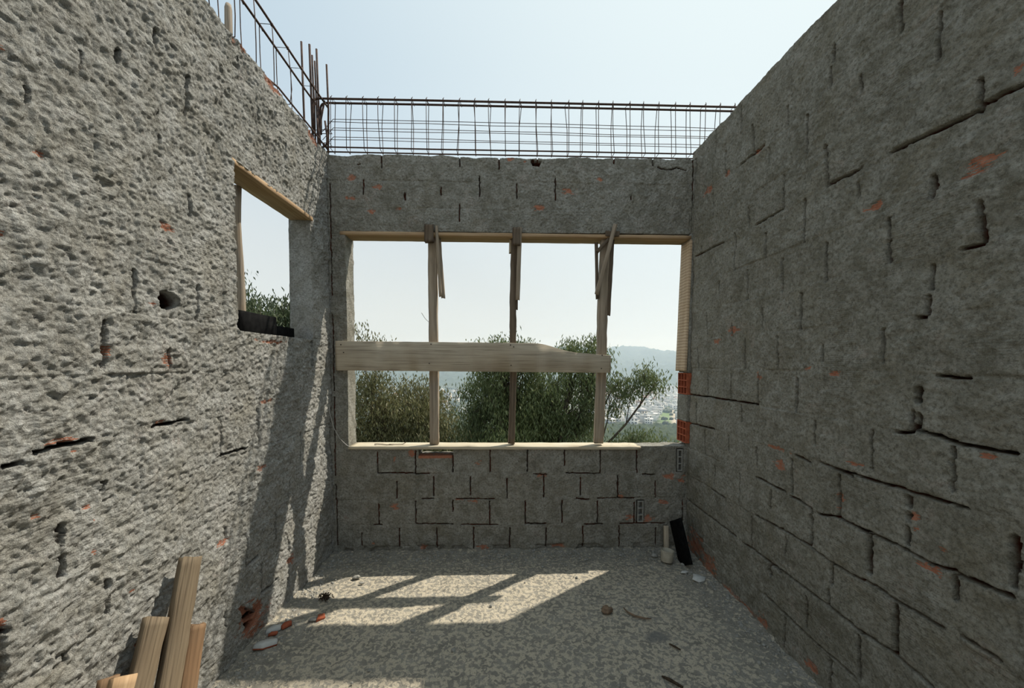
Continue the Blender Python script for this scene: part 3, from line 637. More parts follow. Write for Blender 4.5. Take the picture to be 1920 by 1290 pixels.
# ------------------------------------------------------------------ hollow clay blocks showing in the back wall
def hollow_block(x, y, z, w, hgt, nx, nz, facing, mat, depth=.07, label=None):
    """face with square cells; facing 'x' looks to -X (cells along x), 'y' looks to -Y"""
    rib = .008; V = []; Q = []
    cw = (w-rib*(nx+1))/nx; ch = (hgt-rib*(nz+1))/nz
    def q(a, b, c, d):
        o = len(V); V.extend([a, b, c, d]); Q.append((o, o+1, o+2, o+3))
    def P(u, v, d):  # u along width, v height, d depth into the block
        return (x+d, y+u, z+v) if facing == 'x' else (x+u, y+d, z+v)
    us = [0]; vs = [0]
    for i in range(nx): us += [us[-1]+rib, us[-1]+rib+cw]
    us.append(w)
    for j in range(nz): vs += [vs[-1]+rib, vs[-1]+rib+ch]
    vs.append(hgt)
    for i in range(len(us)-1):
        for j in range(len(vs)-1):
            u0, u1, v0, v1 = us[i], us[i+1], vs[j], vs[j+1]
            if i % 2 == 1 and j % 2 == 1:
                q(P(u0, v0, depth), P(u1, v0, depth), P(u1, v1, depth), P(u0, v1, depth))
                q(P(u0, v0, 0), P(u1, v0, 0), P(u1, v0, depth), P(u0, v0, depth)); q(P(u0, v1, 0), P(u1, v1, 0), P(u1, v1, depth), P(u0, v1, depth))
                q(P(u0, v0, 0), P(u0, v1, 0), P(u0, v1, depth), P(u0, v0, depth)); q(P(u1, v0, 0), P(u1, v1, 0), P(u1, v1, depth), P(u1, v0, depth))
            else: q(P(u0, v0, 0), P(u1, v0, 0), P(u1, v1, 0), P(u0, v1, 0))
    for (a, b) in (((0, 0), (w, 0)), ((w, 0), (w, hgt)), ((w, hgt), (0, hgt)), ((0, hgt), (0, 0))):
        q(P(*a, 0), P(*b, 0), P(*b, depth+.005), P(*a, depth+.005))
    o = link('hollow_block', mesh_np('hollow_block', V, Q, mat, False), WB)
    if label: o['label'] = label
    return o
hollow_block(1.500, 3.128, 1.262, .160, .175, 3, 3, 'x', CLAY, .045, 'open red clay cells below the ribbed board')
hollow_block(1.498, 3.128, .866, .160, .175, 3, 3, 'x', CLAY, .045, 'open red clay cells just above the sill')
link('rendered_block', plank_mesh('rendered_block', .165, .050, .215, MW_B, 30, .003, .006, 77), WB, frame((1.523, 3.208, 1.044), (0, 0, 1), (0, 1, 0)))
link('rendered_block', plank_mesh('rendered_block', .165, .046, 1.10, MW_B, 30, .002, .006, 78), WB, frame((1.528, 3.208, 1.44), (0, 0, 1), (0, 1, 0)))
# cavities opened in the wall face for the two broken blocks
hollow_block(1.440, YB-.002, .635, .042, .178, 1, 3, 'y', MORTAR, .048, 'broken block corner beside the right wall')
hollow_block(1.117, YB-.002, .215, .048, .175, 1, 3, 'y', MORTAR, .048, 'broken block end in the lower wall')

# ------------------------------------------------------------------ side window in the left wall
o = link('lintel_board', plank_mesh('lintel_board', .150, .026, .835, WOOD_NEW, 30, .001, .002, 90), None, frame((-1.400, 2.022, 2.522), (0, 1, .012), (1, 0, 0)))
tag(o, 'short wooden board lining the top of the small window in the left wall', 'board')
V, Q, T = tube([(-1.470+.006*math.sin(k*.9), 2.262+.008*math.sin(k*.6)+.002*k, 1.70+k*.1) for k in range(9)], [.026, .027, .024, .023, .025, .024, .022, .022, .022], 10)
tag(link('wooden_prop', mesh_np('wooden_prop', V, Q, WOOD_GREY, True, None, T)), 'slim round wooden prop standing upright inside the small left window', 'post')
def blackbox():
    o = link('black_board', plank_mesh('black_board', .125, .018, .345, BLACK, 10, .0008, .002, 92), None, frame((-1.415, 2.172, 1.742), (.0, 1, .0), (0, 0, 1)))
    tag(o, 'black coated board standing on edge on the small left window sill', 'board')
    o = link('black_board', plank_mesh('black_board', .075, .018, .26, BLACK, 10, .0008, .002, 93), None, frame((-1.455, 2.545, 1.722), (0, 1, 0), (0, 0, 1)))
    tag(o, 'low black offcut lying behind the taller black board on the left window sill', 'board')
blackbox()

# ------------------------------------------------------------------ reinforcement steel above the walls
def beam_cage():
    e = empty('rebar_cage', (.1, 3.205, 3.14), 'long rusty beam cage lying along the top of the rear wall', 'rebar cage')
    yn, yf = 3.170, 3.240
    for y, zt, dx in ((yn, 3.563, 0), (yf, 3.575, .03)):
        x0 = -1.455+dx
        top = [(x0, y, 3.33), (x0+.002, y, 3.44)] + [tuple(p) for p in arc((x0, y, zt), (x0, y, zt-.05), (x0+.05, y, zt), 6)] + [(-.6, y, zt+.001), (.3, y, zt-.002), (1.2, y, zt-.004), (1.9, y, zt-.007)]
        tube_obj('long_bar', top, .0080, REBAR, e, 8)
    for y in (yn, yf):
        tube_obj('long_bar', [(-1.40, y, 3.198), (-.5, y, 3.192), (.5, y, 3.190), (1.45, y, 3.186), (1.9, y, 3.186)], .0055, REBAR, e, 6)
    r_ = random.Random(5)
    for y, zz in ((yn, (3.408, 3.343, 3.274)), (yf, (3.430, 3.366, 3.292))):
        for z in zz:
            pts = [(-1.36-.05*(y == yn), y+(.06 if y == yn else 0), z-.06*(y == yn)), (-1.30, y, z)]+[(-1.1+.5*k, y, z+r_.uniform(-.005, .004)-.0035*k) for k in range(7)]
            tube_obj('side_wire', pts, .0024, REBAR, e, 5)
    for k in range(27):
        x = -1.312+.1225*k; dx = r_.uniform(-.010, .010); lean = r_.uniform(-.012, .014)
        a = [(x+dx, yn-.004, 3.572), (x+dx+lean*.3, yn-.004, 3.40), (x+lean, yn-.004, 3.182), (x+lean, yf+.004, 3.182), (x+lean*.5+dx*.5, yf+.004, 3.40), (x-dx, yf+.004, 3.585)]
        V1 = tube(a, .0028, 5, True)
        V2 = tube([(x+dx, yn-.006, 3.568), (x+dx+.006, yn+.006, 3.592)], .0026, 5)
        V3 = tube([(x+dx, yn-.010, 3.575), (x+dx+.016, yn+.028, 3.535)], .0026, 5)
        V, Q, T = merged([V1, V2, V3]); link('stirrup', mesh_np('stirrup', V, Q, REBAR, True, None, T), e)
beam_cage()

def side_cage():
    e = empty('rebar_cage', (-1.41, 2.4, 3.14), 'rusty beam cage running towards the viewer along the top of the left wall', 'rebar cage')
    xa, xb = -1.380, -1.456
    for x in (xa, xb):
        tube_obj('long_bar', [(x, .3, 3.552), (x, 1.6, 3.556), (x+.002, 2.4, 3.560), (x-.002, 3.0, 3.556), (x+.004, 3.27, 3.552)], .0070, REBAR, e, 8)
        tube_obj('long_bar', [(x-.03, .3, 3.15), (x-.02, 1.8, 3.155), (x-.01, 2.25, 3.165), (x, 2.55, 3.228), (x+.004, 3.0, 3.222), (x+.01, 3.26, 3.205)], .0058, REBAR, e, 8)
    r_ = random.Random(11)
    for k in range(16):
        y = 3.035-.178*k; b = r_.uniform(-.02, .035)
        a = [(xa, y, 3.562), (xa+.004, y+b*.5, 3.44), (xa+.003, y+b, 3.32), (xa, y+.01, 3.212), (xb, y+.01, 3.212), (xb, y, 3.40), (xb, y, 3.566)]
        V1 = tube(a, .0028, 5, True); V2 = tube([(xb, y, 3.566), (xb+.012, y+.012, 3.53)], .0026, 5)
        V3 = tube([(xa, y-.006, 3.55), (xa-.003, y+.008, 3.572)], .006, 6)
        V, Q, T = merged([V1, V2, V3]); link('stirrup', mesh_np('stirrup', V, Q, REBAR, True, None, T), e)
side_cage()

def column_bars():
    e = empty('column_rebar', (-1.45, 3.2, 3.13), 'cluster of rusty upright column bars sticking up at the left rear corner', 'rebar cage')
    bars = [(-1.552, 3.215, 4.02, .008), (-1.490, 3.215, 4.00, .009), (-1.430, 3.20, 3.955, .008), (-1.452, 3.215, 3.875, .007), (-1.355, 3.20, 3.840, .0075), (-1.478, 3.23, 3.93, .007)]
    for k, (x, y, z, r) in enumerate(bars):
        tube_obj('upright_bar', [(x+.016*(1 if k != 4 else -.2), y, 3.08), (x+.008, y, 3.5), (x, y, z)], r, REBAR, e, 8)
    tube_obj('bent_bar', [(-1.372, 3.19, 3.56), (-1.405, 3.19, 3.40), (-1.422, 3.19, 3.26), (-1.42, 3.19, 3.12)], .007, REBAR, e, 8)
    tube_obj('bent_bar', [(-1.345, 3.13, 3.37), (-1.332, 3.13, 3.26), (-1.333, 3.13, 3.205), (-1.350, 3.14, 3.185)], .0075, REBAR, e, 8)
    tube_obj('bent_bar', [(-1.412, 3.15, 3.40), (-1.402, 3.15, 3.28), (-1.392, 3.16, 3.16)], .0065, REBAR, e, 8)
    for z in (3.24, 3.34):
        tube_obj('tie', [(-1.56, 3.205, z), (-1.34, 3.19, z), (-1.34, 3.245, z), (-1.56, 3.245, z)], .003, REBAR, e, 5, True)
    for x, y, z in ((-1.50, 3.19, 3.21), (-1.43, 3.17, 3.19), (-1.36, 3.15, 3.20)):
        link('wire_knot', lump_mesh('wire_knot', .014, .012, .014, REBAR, int(x*-100), .4, 2), e, Matrix.Translation((x, y, z)))
column_bars()

# grey stake and loose bars on the left wall top
V, Q, T = tube([(-1.405, 2.140, 3.10), (-1.403, 2.142, 3.22), (-1.400, 2.140, 3.34), (-1.400, 2.142, 3.362)], [.018, .018, .017, .013], 10)
tag(link('wooden_stake', mesh_np('wooden_stake', V, Q, WOOD_GREY, True, None, T)), 'grey wooden stake stub standing on the left wall top', 'stake')
V, Q, T = tube([(-1.345, 2.10, 3.04), (-1.348, 2.13, 3.20), (-1.352, 2.12, 3.60)], .0045, 6)

# thin pale wire hanging in the left corner
V, Q, T = tube([(-1.338, 3.08, 1.235), (-1.325, 3.07, 1.13), (-1.305, 3.08, 1.02), (-1.265, 3.10, .925), (-1.215, 3.105, .872), (-1.19, 3.105, .858)], .0022, 5)
tag(link('tie_wire', mesh_np('tie_wire', V, Q, WIRE, True, None, T)), 'thin pale wire drooping in the left rear corner beside the sill', 'wire')
for k, (L, lab) in enumerate((([(-1.20, 3.10, .842), (-1.215, 3.09, .838), (-1.235, 3.095, .85)], None),)):
    pass

# hooked bar poking out of the broken block at the foot of the left wall
V, Q, T = tube([(-1.36, 2.075, .215), (-1.335, 2.06, .222), (-1.325, 2.075, .205), (-1.335, 2.105, .178), (-1.36, 2.115, .165)], .005, 6)
tag(link('rusty_hook', mesh_np('rusty_hook', V, Q, REBAR, True, None, T)), 'small rusty hook poking out of the broken red block low on the left wall', 'hook')

# ------------------------------------------------------------------ offcuts leaning on the left wall
def lean(name, base, top, w, t, mat, label, seed, x=(0, 1, 0), **kw):
    base, top = Vector(base), Vector(top); d = top-base
    o = link(name, plank_mesh(name, w, t, d.length, mat, 24, .0016, .003, seed, **kw), None, frame(base, d, x))
    return tag(o, label, 'plank')
lean('wooden_plank', (-1.190, 1.286, .005), (-1.290, 1.637, .711), .074, .034, WOOD_BROWN, 'tallest brown plank leaning on the left wall near the camera', 101, (.35, 1, 0), endjit=.006)
lean('wooden_plank', (-1.212, 1.140, .005), (-1.302, 1.482, .559), .074, .034, WOOD_BROWN, 'shorter brown plank leaning just left of the tallest plank', 102, (.35, 1, 0), endjit=.006)
lean('wooden_plank', (-1.270, 1.520, .005), (-1.315, 1.693, .386), .070, .022, WOOD_ROUGH, 'rough brown offcut leaning at the right side of the tallest plank', 103, (.2, 1, 0), endjit=.012)
lean('timber_block', (-1.165, 1.000, .005), (-1.245, 1.290, .487), .062, .040, WOOD_NEW, 'short pale timber with a cut end, lowest of the leaning planks', 104, (.5, 1, 0))
lean('timber_block', (-1.278, 1.120, .005), (-1.322, 1.320, .461), .055, .022, WOOD_ROUGH, 'dark brown timber standing between the pale cut timber and the wall', 105, (.2, 1, 0))
# ------------------------------------------------------------------ things in the right rear corner
def corner_board():
    A = Vector((1.372, 2.92, .012)); B = Vector((1.388, 2.752, .008)); D = Vector((1.360, 3.085, .292))
    z = D-A; xdir = A-B
    o = link('black_board', plank_mesh('black_board', .172, .016, z.length, BLACK, 12, .0006, .0015, 120), None, frame((A+B)/2, z, xdir))
    tag(o, 'black-faced board leaning in the corner at the foot of the right wall', 'board')
corner_board()
lean('wooden_offcut', (1.318, 3.035, .01), (1.330, 3.085, .205), .038, .020, WOOD_PALE, 'pale wooden offcut leaning behind the black-faced board', 121, (1, 0, 0))
def cup():
    e = empty('plastic_cup', (1.262, 2.905, .008), 'cream plastic pipe collar standing on the floor beside the black board', 'pipe collar')
    n = 36; prof = [(.041, 0), (.044, .004), (.0455, .040), (.0465, .046), (.0475, .075), (.0470, .082), (.0435, .082), (.0425, .05), (.040, .008), (.0, .006)]
    V = []; Q = []
    for r, z in prof:
        for k in range(n):
            a = 2*math.pi*k/n; V.append((r*math.cos(a), r*math.sin(a)*.98, z))
    for i in range(len(prof)-1):
        for k in range(n): Q.append((i*n+k, i*n+(k+1) % n, i*n+n+(k+1) % n, i*n+n+k))
    me = mesh_np('collar', V, Q, CREAM, True)
    link('collar', me, e, Matrix.Translation(e.location) @ Matrix.Rotation(.10, 4, 'Y') @ Matrix.Rotation(-.06, 4, 'X'))
    link('rim', mesh_np('rim', *[(lambda t: t)(x) for x in (tube([(.0455*math.cos(a), .0455*math.sin(a), .082) for a in np.linspace(0, 2*math.pi, 33)[:-1]], .0028, 6, True)[:2])], CREAM), e,
         Matrix.Translation(e.location) @ Matrix.Rotation(.10, 4, 'Y') @ Matrix.Rotation(-.06, 4, 'X'))
cup()

def flake(name, x, y, pts, t, mats, label, cat='debris', rot=0, z=.006, group=None, tilt=(0, 0)):
    o = link(name, shard_mesh(name, pts, t, mats), None, Matrix.Translation((x, y, z)) @ Matrix.Rotation(rot, 4, 'Z') @ Matrix.Rotation(tilt[0], 4, 'X') @ Matrix.Rotation(tilt[1], 4, 'Y'))
    return tag(o, label, cat, group)
flake('plaster_flake', 1.382, 2.655, [(-.05, -.01), (-.02, -.045), (.03, -.03), (.055, .005), (.02, .035), (-.02, .045), (-.03, .02)], .009, [PLASTER], 'pale flat plaster flake on the floor in front of the black board', z=.010, tilt=(.10, 0))
flake('plaster_flake', 1.322, 2.742, [(-.03, -.008), (0, -.016), (.03, -.004), (.018, .014), (-.012, .012)], .007, [PLASTER], 'small pale plaster chip at the left edge of the larger flake', z=.008)
flake('brick_shard', -1.262, 2.075, [(-.055, -.015), (-.01, -.035), (.055, -.02), (.06, .015), (.01, .04), (-.04, .03)], .022, [PLASTER, CLAY], 'pale-topped red brick shard on the floor nearest the left wall', rot=.5, tilt=(-.15, .1))
flake('brick_shard', -1.235, 2.235, [(-.03, -.012), (.02, -.02), (.036, .008), (.0, .022), (-.025, .012)], .016, [CLAY], 'bright red brick chip between the plaster-topped shard and the sunlit floor', rot=1.0)
flake('brick_shard', -1.272, 2.165, [(-.022, -.01), (.018, -.012), (.024, .008), (-.01, .014)], .012, [CLAY], 'tiny red brick chip just behind the plaster-topped shard', rot=.3)
flake('brick_shard', -1.072, 2.300, [(-.03, -.014), (.022, -.016), (.03, .01), (-.005, .02)], .015, [CLAY], 'red brick chip lying in the sunlit patch of floor', rot=.8, tilt=(.2, 0))
flake('plaster_flake', -1.110, 2.285, [(-.022, -.012), (.02, -.014), (.024, .01), (-.008, .018)], .011, [MORTAR], 'grey mortar chip touching the red chip in the sunlit patch', rot=.2)
flake('plaster_flake', -1.290, 2.205, [(-.04, -.02), (.03, -.025), (.045, .01), (.0, .03), (-.035, .015)], .014, [PLASTER], 'broken pale plaster chip against the foot of the left wall', rot=.6)
def clump():
    parts = []; r = random.Random(3)
    for k in range(60):
        a = r.uniform(0, 6.28); b = r.uniform(0, 1.5); p = Vector((math.cos(a)*math.cos(b)*.058, math.sin(a)*math.cos(b)*.036, .008+math.sin(b)*.030))*r.uniform(.3, 1.0)
        d = Vector((r.uniform(-1, 1), r.uniform(-1, 1), r.uniform(-.5, .8))).normalized()*r.uniform(.005, .013)
        parts.append(tube([p-d, p+Vector((0, 0, .004)), p+d], .0028, 4))
    V, Q, T = merged(parts); o = link('dry_clump', mesh_np('dry_clump', V, Q, DRY, True, None, T), None, Matrix.Translation((-1.125, 2.495, .004)))
    tag(o, 'dark dried clump of plant matter on the sunlit floor near the left wall', 'debris')
clump()
o = link('stone', lump_mesh('stone', .038, .026, .020, STONE, 8, .3, 3, .6), None, Matrix.Translation((.646, 2.318, .016))); tag(o, 'brown stone lying on the right half of the floor', 'stone')
V, Q, T = tube([(.755, 2.345, .010), (.765, 2.300, .012), (.795, 2.262, .012), (.850, 2.240, .010), (.885, 2.236, .010)], [.003, .005, .0065, .0055, .003], 7)
tag(link('bark_strip', mesh_np('bark_strip', V, Q, STONE, True, None, T)), 'curved brown bark strip on the floor right of the brown stone', 'bark')
V, Q, T = tube([(.775, 1.815, .008), (.800, 1.790, .012), (.845, 1.745, .010)], [.004, .008, .006], 7)
tag(link('twig', mesh_np('twig', V, Q, DRY, True, None, T)), 'short dark stick on the floor near the bottom right of the view', 'twig')
V, Q, T = tube([(.905, 2.030, .008), (.925, 2.005, .010), (.945, 1.985, .008)], [.004, .006, .003], 6)
tag(link('twig', mesh_np('twig', V, Q, DRY, True, None, T)), 'tiny dark twig just right of the round grey floor stain', 'twig')
for k, (x, y, s, lab) in enumerate(((-1.02, 2.735, .016, 'grey mortar lump at the far edge of the sunlit floor'), (-.955, 2.665, .010, 'small grey mortar lump in the sunlit floor near the left wall'), (1.205, 2.985, .016, 'grey mortar lump on the floor left of the pipe collar'))):
    o = link('mortar_lump', lump_mesh('mortar_lump', s*1.5, s, s*.8, MORTAR, k+30, .35, 3, .6), None, Matrix.Translation((x, y, s*.5+.004))); tag(o, lab, 'debris')
# twigs and leaves on the sill
V, Q, T = tube([(-1.02, 3.18, .863), (-.99, 3.15, .870), (-.95, 3.16, .866), (-.91, 3.135, .866), (-.86, 3.15, .868)], .0035, 5)
tag(link('twig', mesh_np('twig', V, Q, DRY, True, None, T)), 'dark crooked twig lying on the left end of the window sill board', 'twig')
V, Q, T = tube([(-.90, 3.17, .864), (-.83, 3.145, .869), (-.79, 3.165, .866), (-.775, 3.20, .872)], .003, 5)
tag(link('twig', mesh_np('twig', V, Q, DRY, True, None, T)), 'second thin twig on the window sill, nearer the first post', 'twig')

# loose crumbs along the foot of the walls
def crumbs():
    r = np.random.default_rng(5); V = []; T = []
    n = 2600
    for k in range(n):
        u = r.random()
        if u < .42: x = r.uniform(-1.33, 1.48); y = YB-.02-abs(r.normal(0, .14))
        elif u < .72: y = r.uniform(1.3, 3.1); x = -1.33+abs(r.normal(0, .09))
        elif u < .92: y = r.uniform(1.3, 3.1); x = 1.49-abs(r.normal(0, .09))
        else: x = r.uniform(-1.3, 1.4); y = r.uniform(1.4, 3.1)
        x = min(max(x, -1.33), 1.48); y = min(y, 3.12)
        s = min(.016, .0022+abs(r.gamma(1.4, .0022))); h_ = s*r.uniform(.25, .6)
        a0 = r.uniform(0, 6.28); m = 5; o = len(V)
        for i in range(m):
            a = a0+i*2*math.pi/m; q = s*r.uniform(.7, 1.3); V.append((x+q*math.cos(a), y+q*math.sin(a)*.8, .001))
        for i in range(m):
            a = a0+i*2*math.pi/m; q = s*r.uniform(.4, .9); V.append((x+q*math.cos(a), y+q*math.sin(a)*.8, .004+h_*r.uniform(.8, 1.4)))
        for i in range(m):
            j = (i+1) % m; T += [(o+i, o+j, o+m+j), (o+i, o+m+j, o+m+i)]
        T += [(o+m, o+m+1, o+m+2), (o+m, o+m+2, o+m+3), (o+m, o+m+3, o+m+4)]
    tag(link('mortar_crumbs', mesh_np('mortar_crumbs', V, None, MORTAR, False, None, T)), 'loose grey mortar crumbs scattered along the foot of the walls', 'debris', kind='stuff')
crumbs()

# ------------------------------------------------------------------ land beyond the house
def land_z(x, y):
    z = np.where(y < 4, -4.6, -4.6-.255*(y-4)); z = np.maximum(z, -61.5)
    z = np.where(y < 2, -4.6, z)
    a = x/np.maximum(y, 1)
    ridge = 53+14*np.exp(-((a-.335)/.085)**2)-13*np.exp(-((a-.455)/.05)**2)+9*np.sin(a*9+1)+5*fbm(a*9, a*0+.5, 3, 3)
    t = sstep(y, 900, 1650); z = z+t*(61.5+ridge)
    t2 = sstep(y, 250, 420)*sstep(-a, .02, .22); z = z+t2*10
    return z
def land():
    ys = np.concatenate([np.arange(-30, 20, 3.), np.arange(20, 420, 3.2), np.arange(420, 900, 14), np.arange(900, 1750, 11), np.arange(1750, 2000, 40)])
    aa = np.linspace(-.85, .95, 330)
    A, Y = np.meshgrid(aa, ys, indexing='ij'); X = A*(np.maximum(Y, 0)+45)
    Z = land_z(X, Y)
    c1 = np.abs(fbm(X/7, Y/7, 50, 3, .6)); c2 = np.abs(fbm(X/22, Y/26, 60, 4, .6))
    wood = sstep(Y, 12, 30)*(1-sstep(Y, 375, 420))
    Z = Z+wood*c1*3.4+sstep(Y, 930, 1100)*(c2*9+26*fbm(X/170, Y/260, 61, 3, .5)*sstep(Y, 1000, 1300)*(1-sstep(Y, 1500, 1640)))
    i = np.arange(Z.size).reshape(Z.shape)
    Q = np.stack([i[:-1, :-1], i[1:, :-1], i[1:, 1:], i[:-1, 1:]], -1).reshape(-1, 4)
    town = sstep(Y, 385, 420)*(1-sstep(Y, 900, 1000))*(.25+.75*sstep(X/np.maximum(Y, 1), .12, .2))
    aX = X/np.maximum(Y, 1)
    dirt = np.exp(-((aX-.452)/.012)**2)*(Y > 395)*(Y < 520); field = np.exp(-((aX-.425)/.014)**4)*(Y > 400)*(Y < 500)
    m = M_('wooded_land', .95, .1)
    g = m.mix(m.ramp(m.noise(.16, 5, None, .65), [(.35, 0.0), (.65, 1.0)]), (.030, .045, .022), (.085, .105, .045))
    g = m.mix(m.ramp(m.noise(.9, 4), [(.4, .5), (.6, 0.0)]), g, (.02, .028, .015))
    tw = m.mix(m.ramp(m.noise(.05, 5, None, .6), [(.45, 0.0), (.55, 1.0)]), (.07, .10, .05), (.36, .34, .31))
    g = m.mix(m.attr('town'), g, tw); g = m.mix(m.attr('dirt'), g, (.55, .47, .36)); g = m.mix(m.attr('field'), g, (.17, .24, .09))
    nb = m.bump(m.noise(.5, 5, None, .7), .8, 1.5)
    mat = m.done(g, nb)
    o = link('ground', mesh_np('ground', np.stack([X, Y, Z], -1).reshape(-1, 3), Q, mat, True, {'town': town, 'dirt': dirt, 'field': field}))
    tag(o, kind='structure')
land()

def haze():
    V = [(x, y, z) for z in (-95, 125) for x, y in ((-1700, 170), (1900, 170), (1900, 2300), (-1700, 2300))]
    m = bpy.data.materials.new('valley_haze'); m.use_nodes = True; t = m.node_tree; t.nodes.clear()
    out = t.nodes.new('ShaderNodeOutputMaterial'); vs = t.nodes.new('ShaderNodeVolumeScatter')
    vs.inputs['Color'].default_value = (.62, .80, 1, 1); vs.inputs['Density'].default_value = .00075; vs.inputs['Anisotropy'].default_value = .25
    t.links.new(vs.outputs[0], out.inputs['Volume'])
    me = mesh_np('valley_haze', V, [(0, 3, 2, 1), (4, 5, 6, 7), (0, 1, 5, 4), (1, 2, 6, 5), (2, 3, 7, 6), (3, 0, 4, 7)], m, False)
    tag(link('valley_haze', me), 'pale blue haze filling the valley and veiling the far hills', 'haze', kind='stuff')
haze()

# ------------------------------------------------------------------ town in the valley
def town():
    walls = [simple('house_white', (.72, .71, .68)), simple('house_cream', (.60, .55, .46)), simple('house_grey', (.42, .42, .41)), simple('house_ochre', (.50, .36, .25))]
    roofs = [simple('roof_pale', (.62, .61, .58)), simple('roof_clay', (.36, .20, .14)), simple('roof_grey', (.30, .30, .31))]
    winm = simple('house_window', (.06, .07, .08), .3, .5)
    protos = []
    def box(V, Q, x0, x1, y0, y1, z0, z1):
        o = len(V); V += [(x, y, z) for z in (z0, z1) for x, y in ((x0, y0), (x1, y0), (x1, y1), (x0, y1))]
        Q += [tuple(o+i for i in f) for f in ((0, 3, 2, 1), (4, 5, 6, 7), (0, 1, 5, 4), (1, 2, 6, 5), (2, 3, 7, 6), (3, 0, 4, 7))]
    for kind, wm, rm, lab in (('flat', 0, 0, 'white flat-roofed house in the hazy valley town'), ('gable', 0, 1, 'white house with a clay pitched roof in the hazy valley town'),
                              ('step', 0, 2, 'white stepped two-level house in the hazy valley town'), ('gable', 1, 2, 'cream house with a grey pitched roof in the hazy valley town'),
                              ('flat', 2, 0, 'grey flat-roofed house in the hazy valley town'), ('gable', 3, 1, 'ochre house with a clay pitched roof in the hazy valley town')):
        V, Q, T, mi = [], [], [], []
        w, d, h_ = 5, 4.4, 5.6
        box(V, Q, -w, w, -d, d, -4, h_); mi += [0]*6
        if kind == 'flat':
            box(V, Q, -w-.4, w+.4, -d-.4, d+.4, h_, h_+.5); mi += [1]*6; box(V, Q, -1.5, 1.5, -1, 2, h_+.5, h_+2.2); mi += [0]*6
        elif kind == 'step':
            box(V, Q, -w-.4, w+.4, -d-.4, d+.4, h_, h_+.4); mi += [1]*6; box(V, Q, -w, 1, -d+1, d, h_+.4, h_+3.4); mi += [0]*6; box(V, Q, -w-.3, 1.3, -d+.7, d+.3, h_+3.4, h_+3.8); mi += [1]*6
        else:
            o = len(V); V += [(-w-.5, -d-.5, h_), (w+.5, -d-.5, h_), (w+.5, d+.5, h_), (-w-.5, d+.5, h_), (-w-.5, 0, h_+2.4), (w+.5, 0, h_+2.4)]
            Q += [(o, o+1, o+5, o+4), (o+2, o+3, o+4, o+5)]; mi += [1]*2
            Q += [(o, o+3, o+2, o+1)]; mi += [1]
            T += [(o, o+4, o+3), (o+1, o+2, o+5)]
        for zz in (1.2, 4.0):
            for xx in (-3.8, -.9, 2.0):
                box(V, Q, xx, xx+1.6, -d-.08, -d+.1, zz, zz+1.4); mi += [2]*6
        me = mesh_np('house', V, Q, walls[wm], False, None, T if T else None); me.materials.append(roofs[rm]); me.materials.append(winm)
        me.polygons.foreach_set('material_index', np.array(mi+[0]*len(T), np.int32))
        protos.append((me, lab))
    r = random.Random(21); placed = []
    tries = 0
    while len(placed) < 290 and tries < 60000:
        tries += 1
        y = 392+(r.random()**.9)*530
        a = r.uniform(.24, .50) if len(placed) < 262 else r.uniform(-.38, .02)
        x = a*y
        if .405 < a < .465 and y < 520: continue
        if any((x-p[0])**2+(y-p[1])**2 < 15.0**2 for p in placed): continue
        placed.append((x, y))
        me, lab = protos[r.choices(range(6), (38, 6, 30, 8, 14, 4))[0]]
        o = bpy.data.objects.new('house', me); COL.objects.link(o)
        o.location = (x, y, float(land_z(np.array([x]), np.array([y]))[0])+.5); o.rotation_euler = (0, 0, r.choice((0, .2, -.3, 1.57, 1.2))+r.uniform(-.1, .1))
        s = r.uniform(.85, 1.12); o.scale = (s*r.uniform(.85, 1.1), s, r.uniform(.75, 1.25))
        tag(o, lab, 'house', 'houses of the far valley town: '+lab.split(' in ')[0])
    # street trees between the houses
    V, T = [], []; rr = np.random.default_rng(4)
    ico = lump_mesh('tmp', 1, 1, 1, LEAF_C, 3, .35, 1)
    co = np.zeros(len(ico.vertices)*3, np.float32); ico.vertices.foreach_get('co', co); co = co.reshape(-1, 3); tri = np.array([p.vertices[:] for p in ico.polygons]); bpy.data.meshes.remove(ico)
    for k in range(1500):
        y = 385+rr.random()*530; a = rr.uniform(.22, .55) if k < 1100 else rr.uniform(-.4, .1); x = a*y; s = rr.uniform(2.2, 4.6)
        if any((x-p[0])**2+(y-p[1])**2 < (10.5+s)**2 for p in placed): continue
        z = float(land_z(np.array([x]), np.array([y]))[0])
        T.append(tri+len(V)*len(co)); V.append(co*[s, s, s*.9]+[x, y, z+s*.5])
    tag(link('street_trees', mesh_np('street_trees', np.concatenate(V), None, LEAF_C, True, None, np.concatenate(T))), 'dark tree clumps scattered between the houses of the valley town', 'trees', kind='stuff')
town()

# ------------------------------------------------------------------ trees behind the house
def leaves(points, n_per, spread, length, width, r, droop=.75, mat=None, name='foliage'):
    """hanging narrow leaves around every spray point"""
    P = np.repeat(points, n_per, 0); N = len(P)
    P = P+r.normal(0, 1, (N, 3))*spread*np.array([1, 1, .8])
    d = r.normal(0, 1, (N, 3)); d /= np.linalg.norm(d, axis=1)[:, None]; d = d*(1-droop)+np.array([0, 0, -1])*droop; d /= np.linalg.norm(d, axis=1)[:, None]
    s = np.cross(d, r.normal(0, 1, (N, 3))); s /= np.linalg.norm(s, axis=1)[:, None]+1e-9
    nn = np.cross(d, s)
    L = (length*r.uniform(.6, 1.25, N))[:, None]; Wd = (width*r.uniform(.7, 1.3, N))[:, None]
    v0 = P; v1 = P+d*L*.42+s*Wd*.5+nn*Wd*.15; v2 = P+d*L+nn*L*.12; v3 = P+d*L*.42-s*Wd*.5+nn*Wd*.15
    V = np.stack([v0, v1, v2, v3], 1).reshape(-1, 3); i = np.arange(N)*4
    return V, np.stack([i, i+1, i+2, i+3], 1)

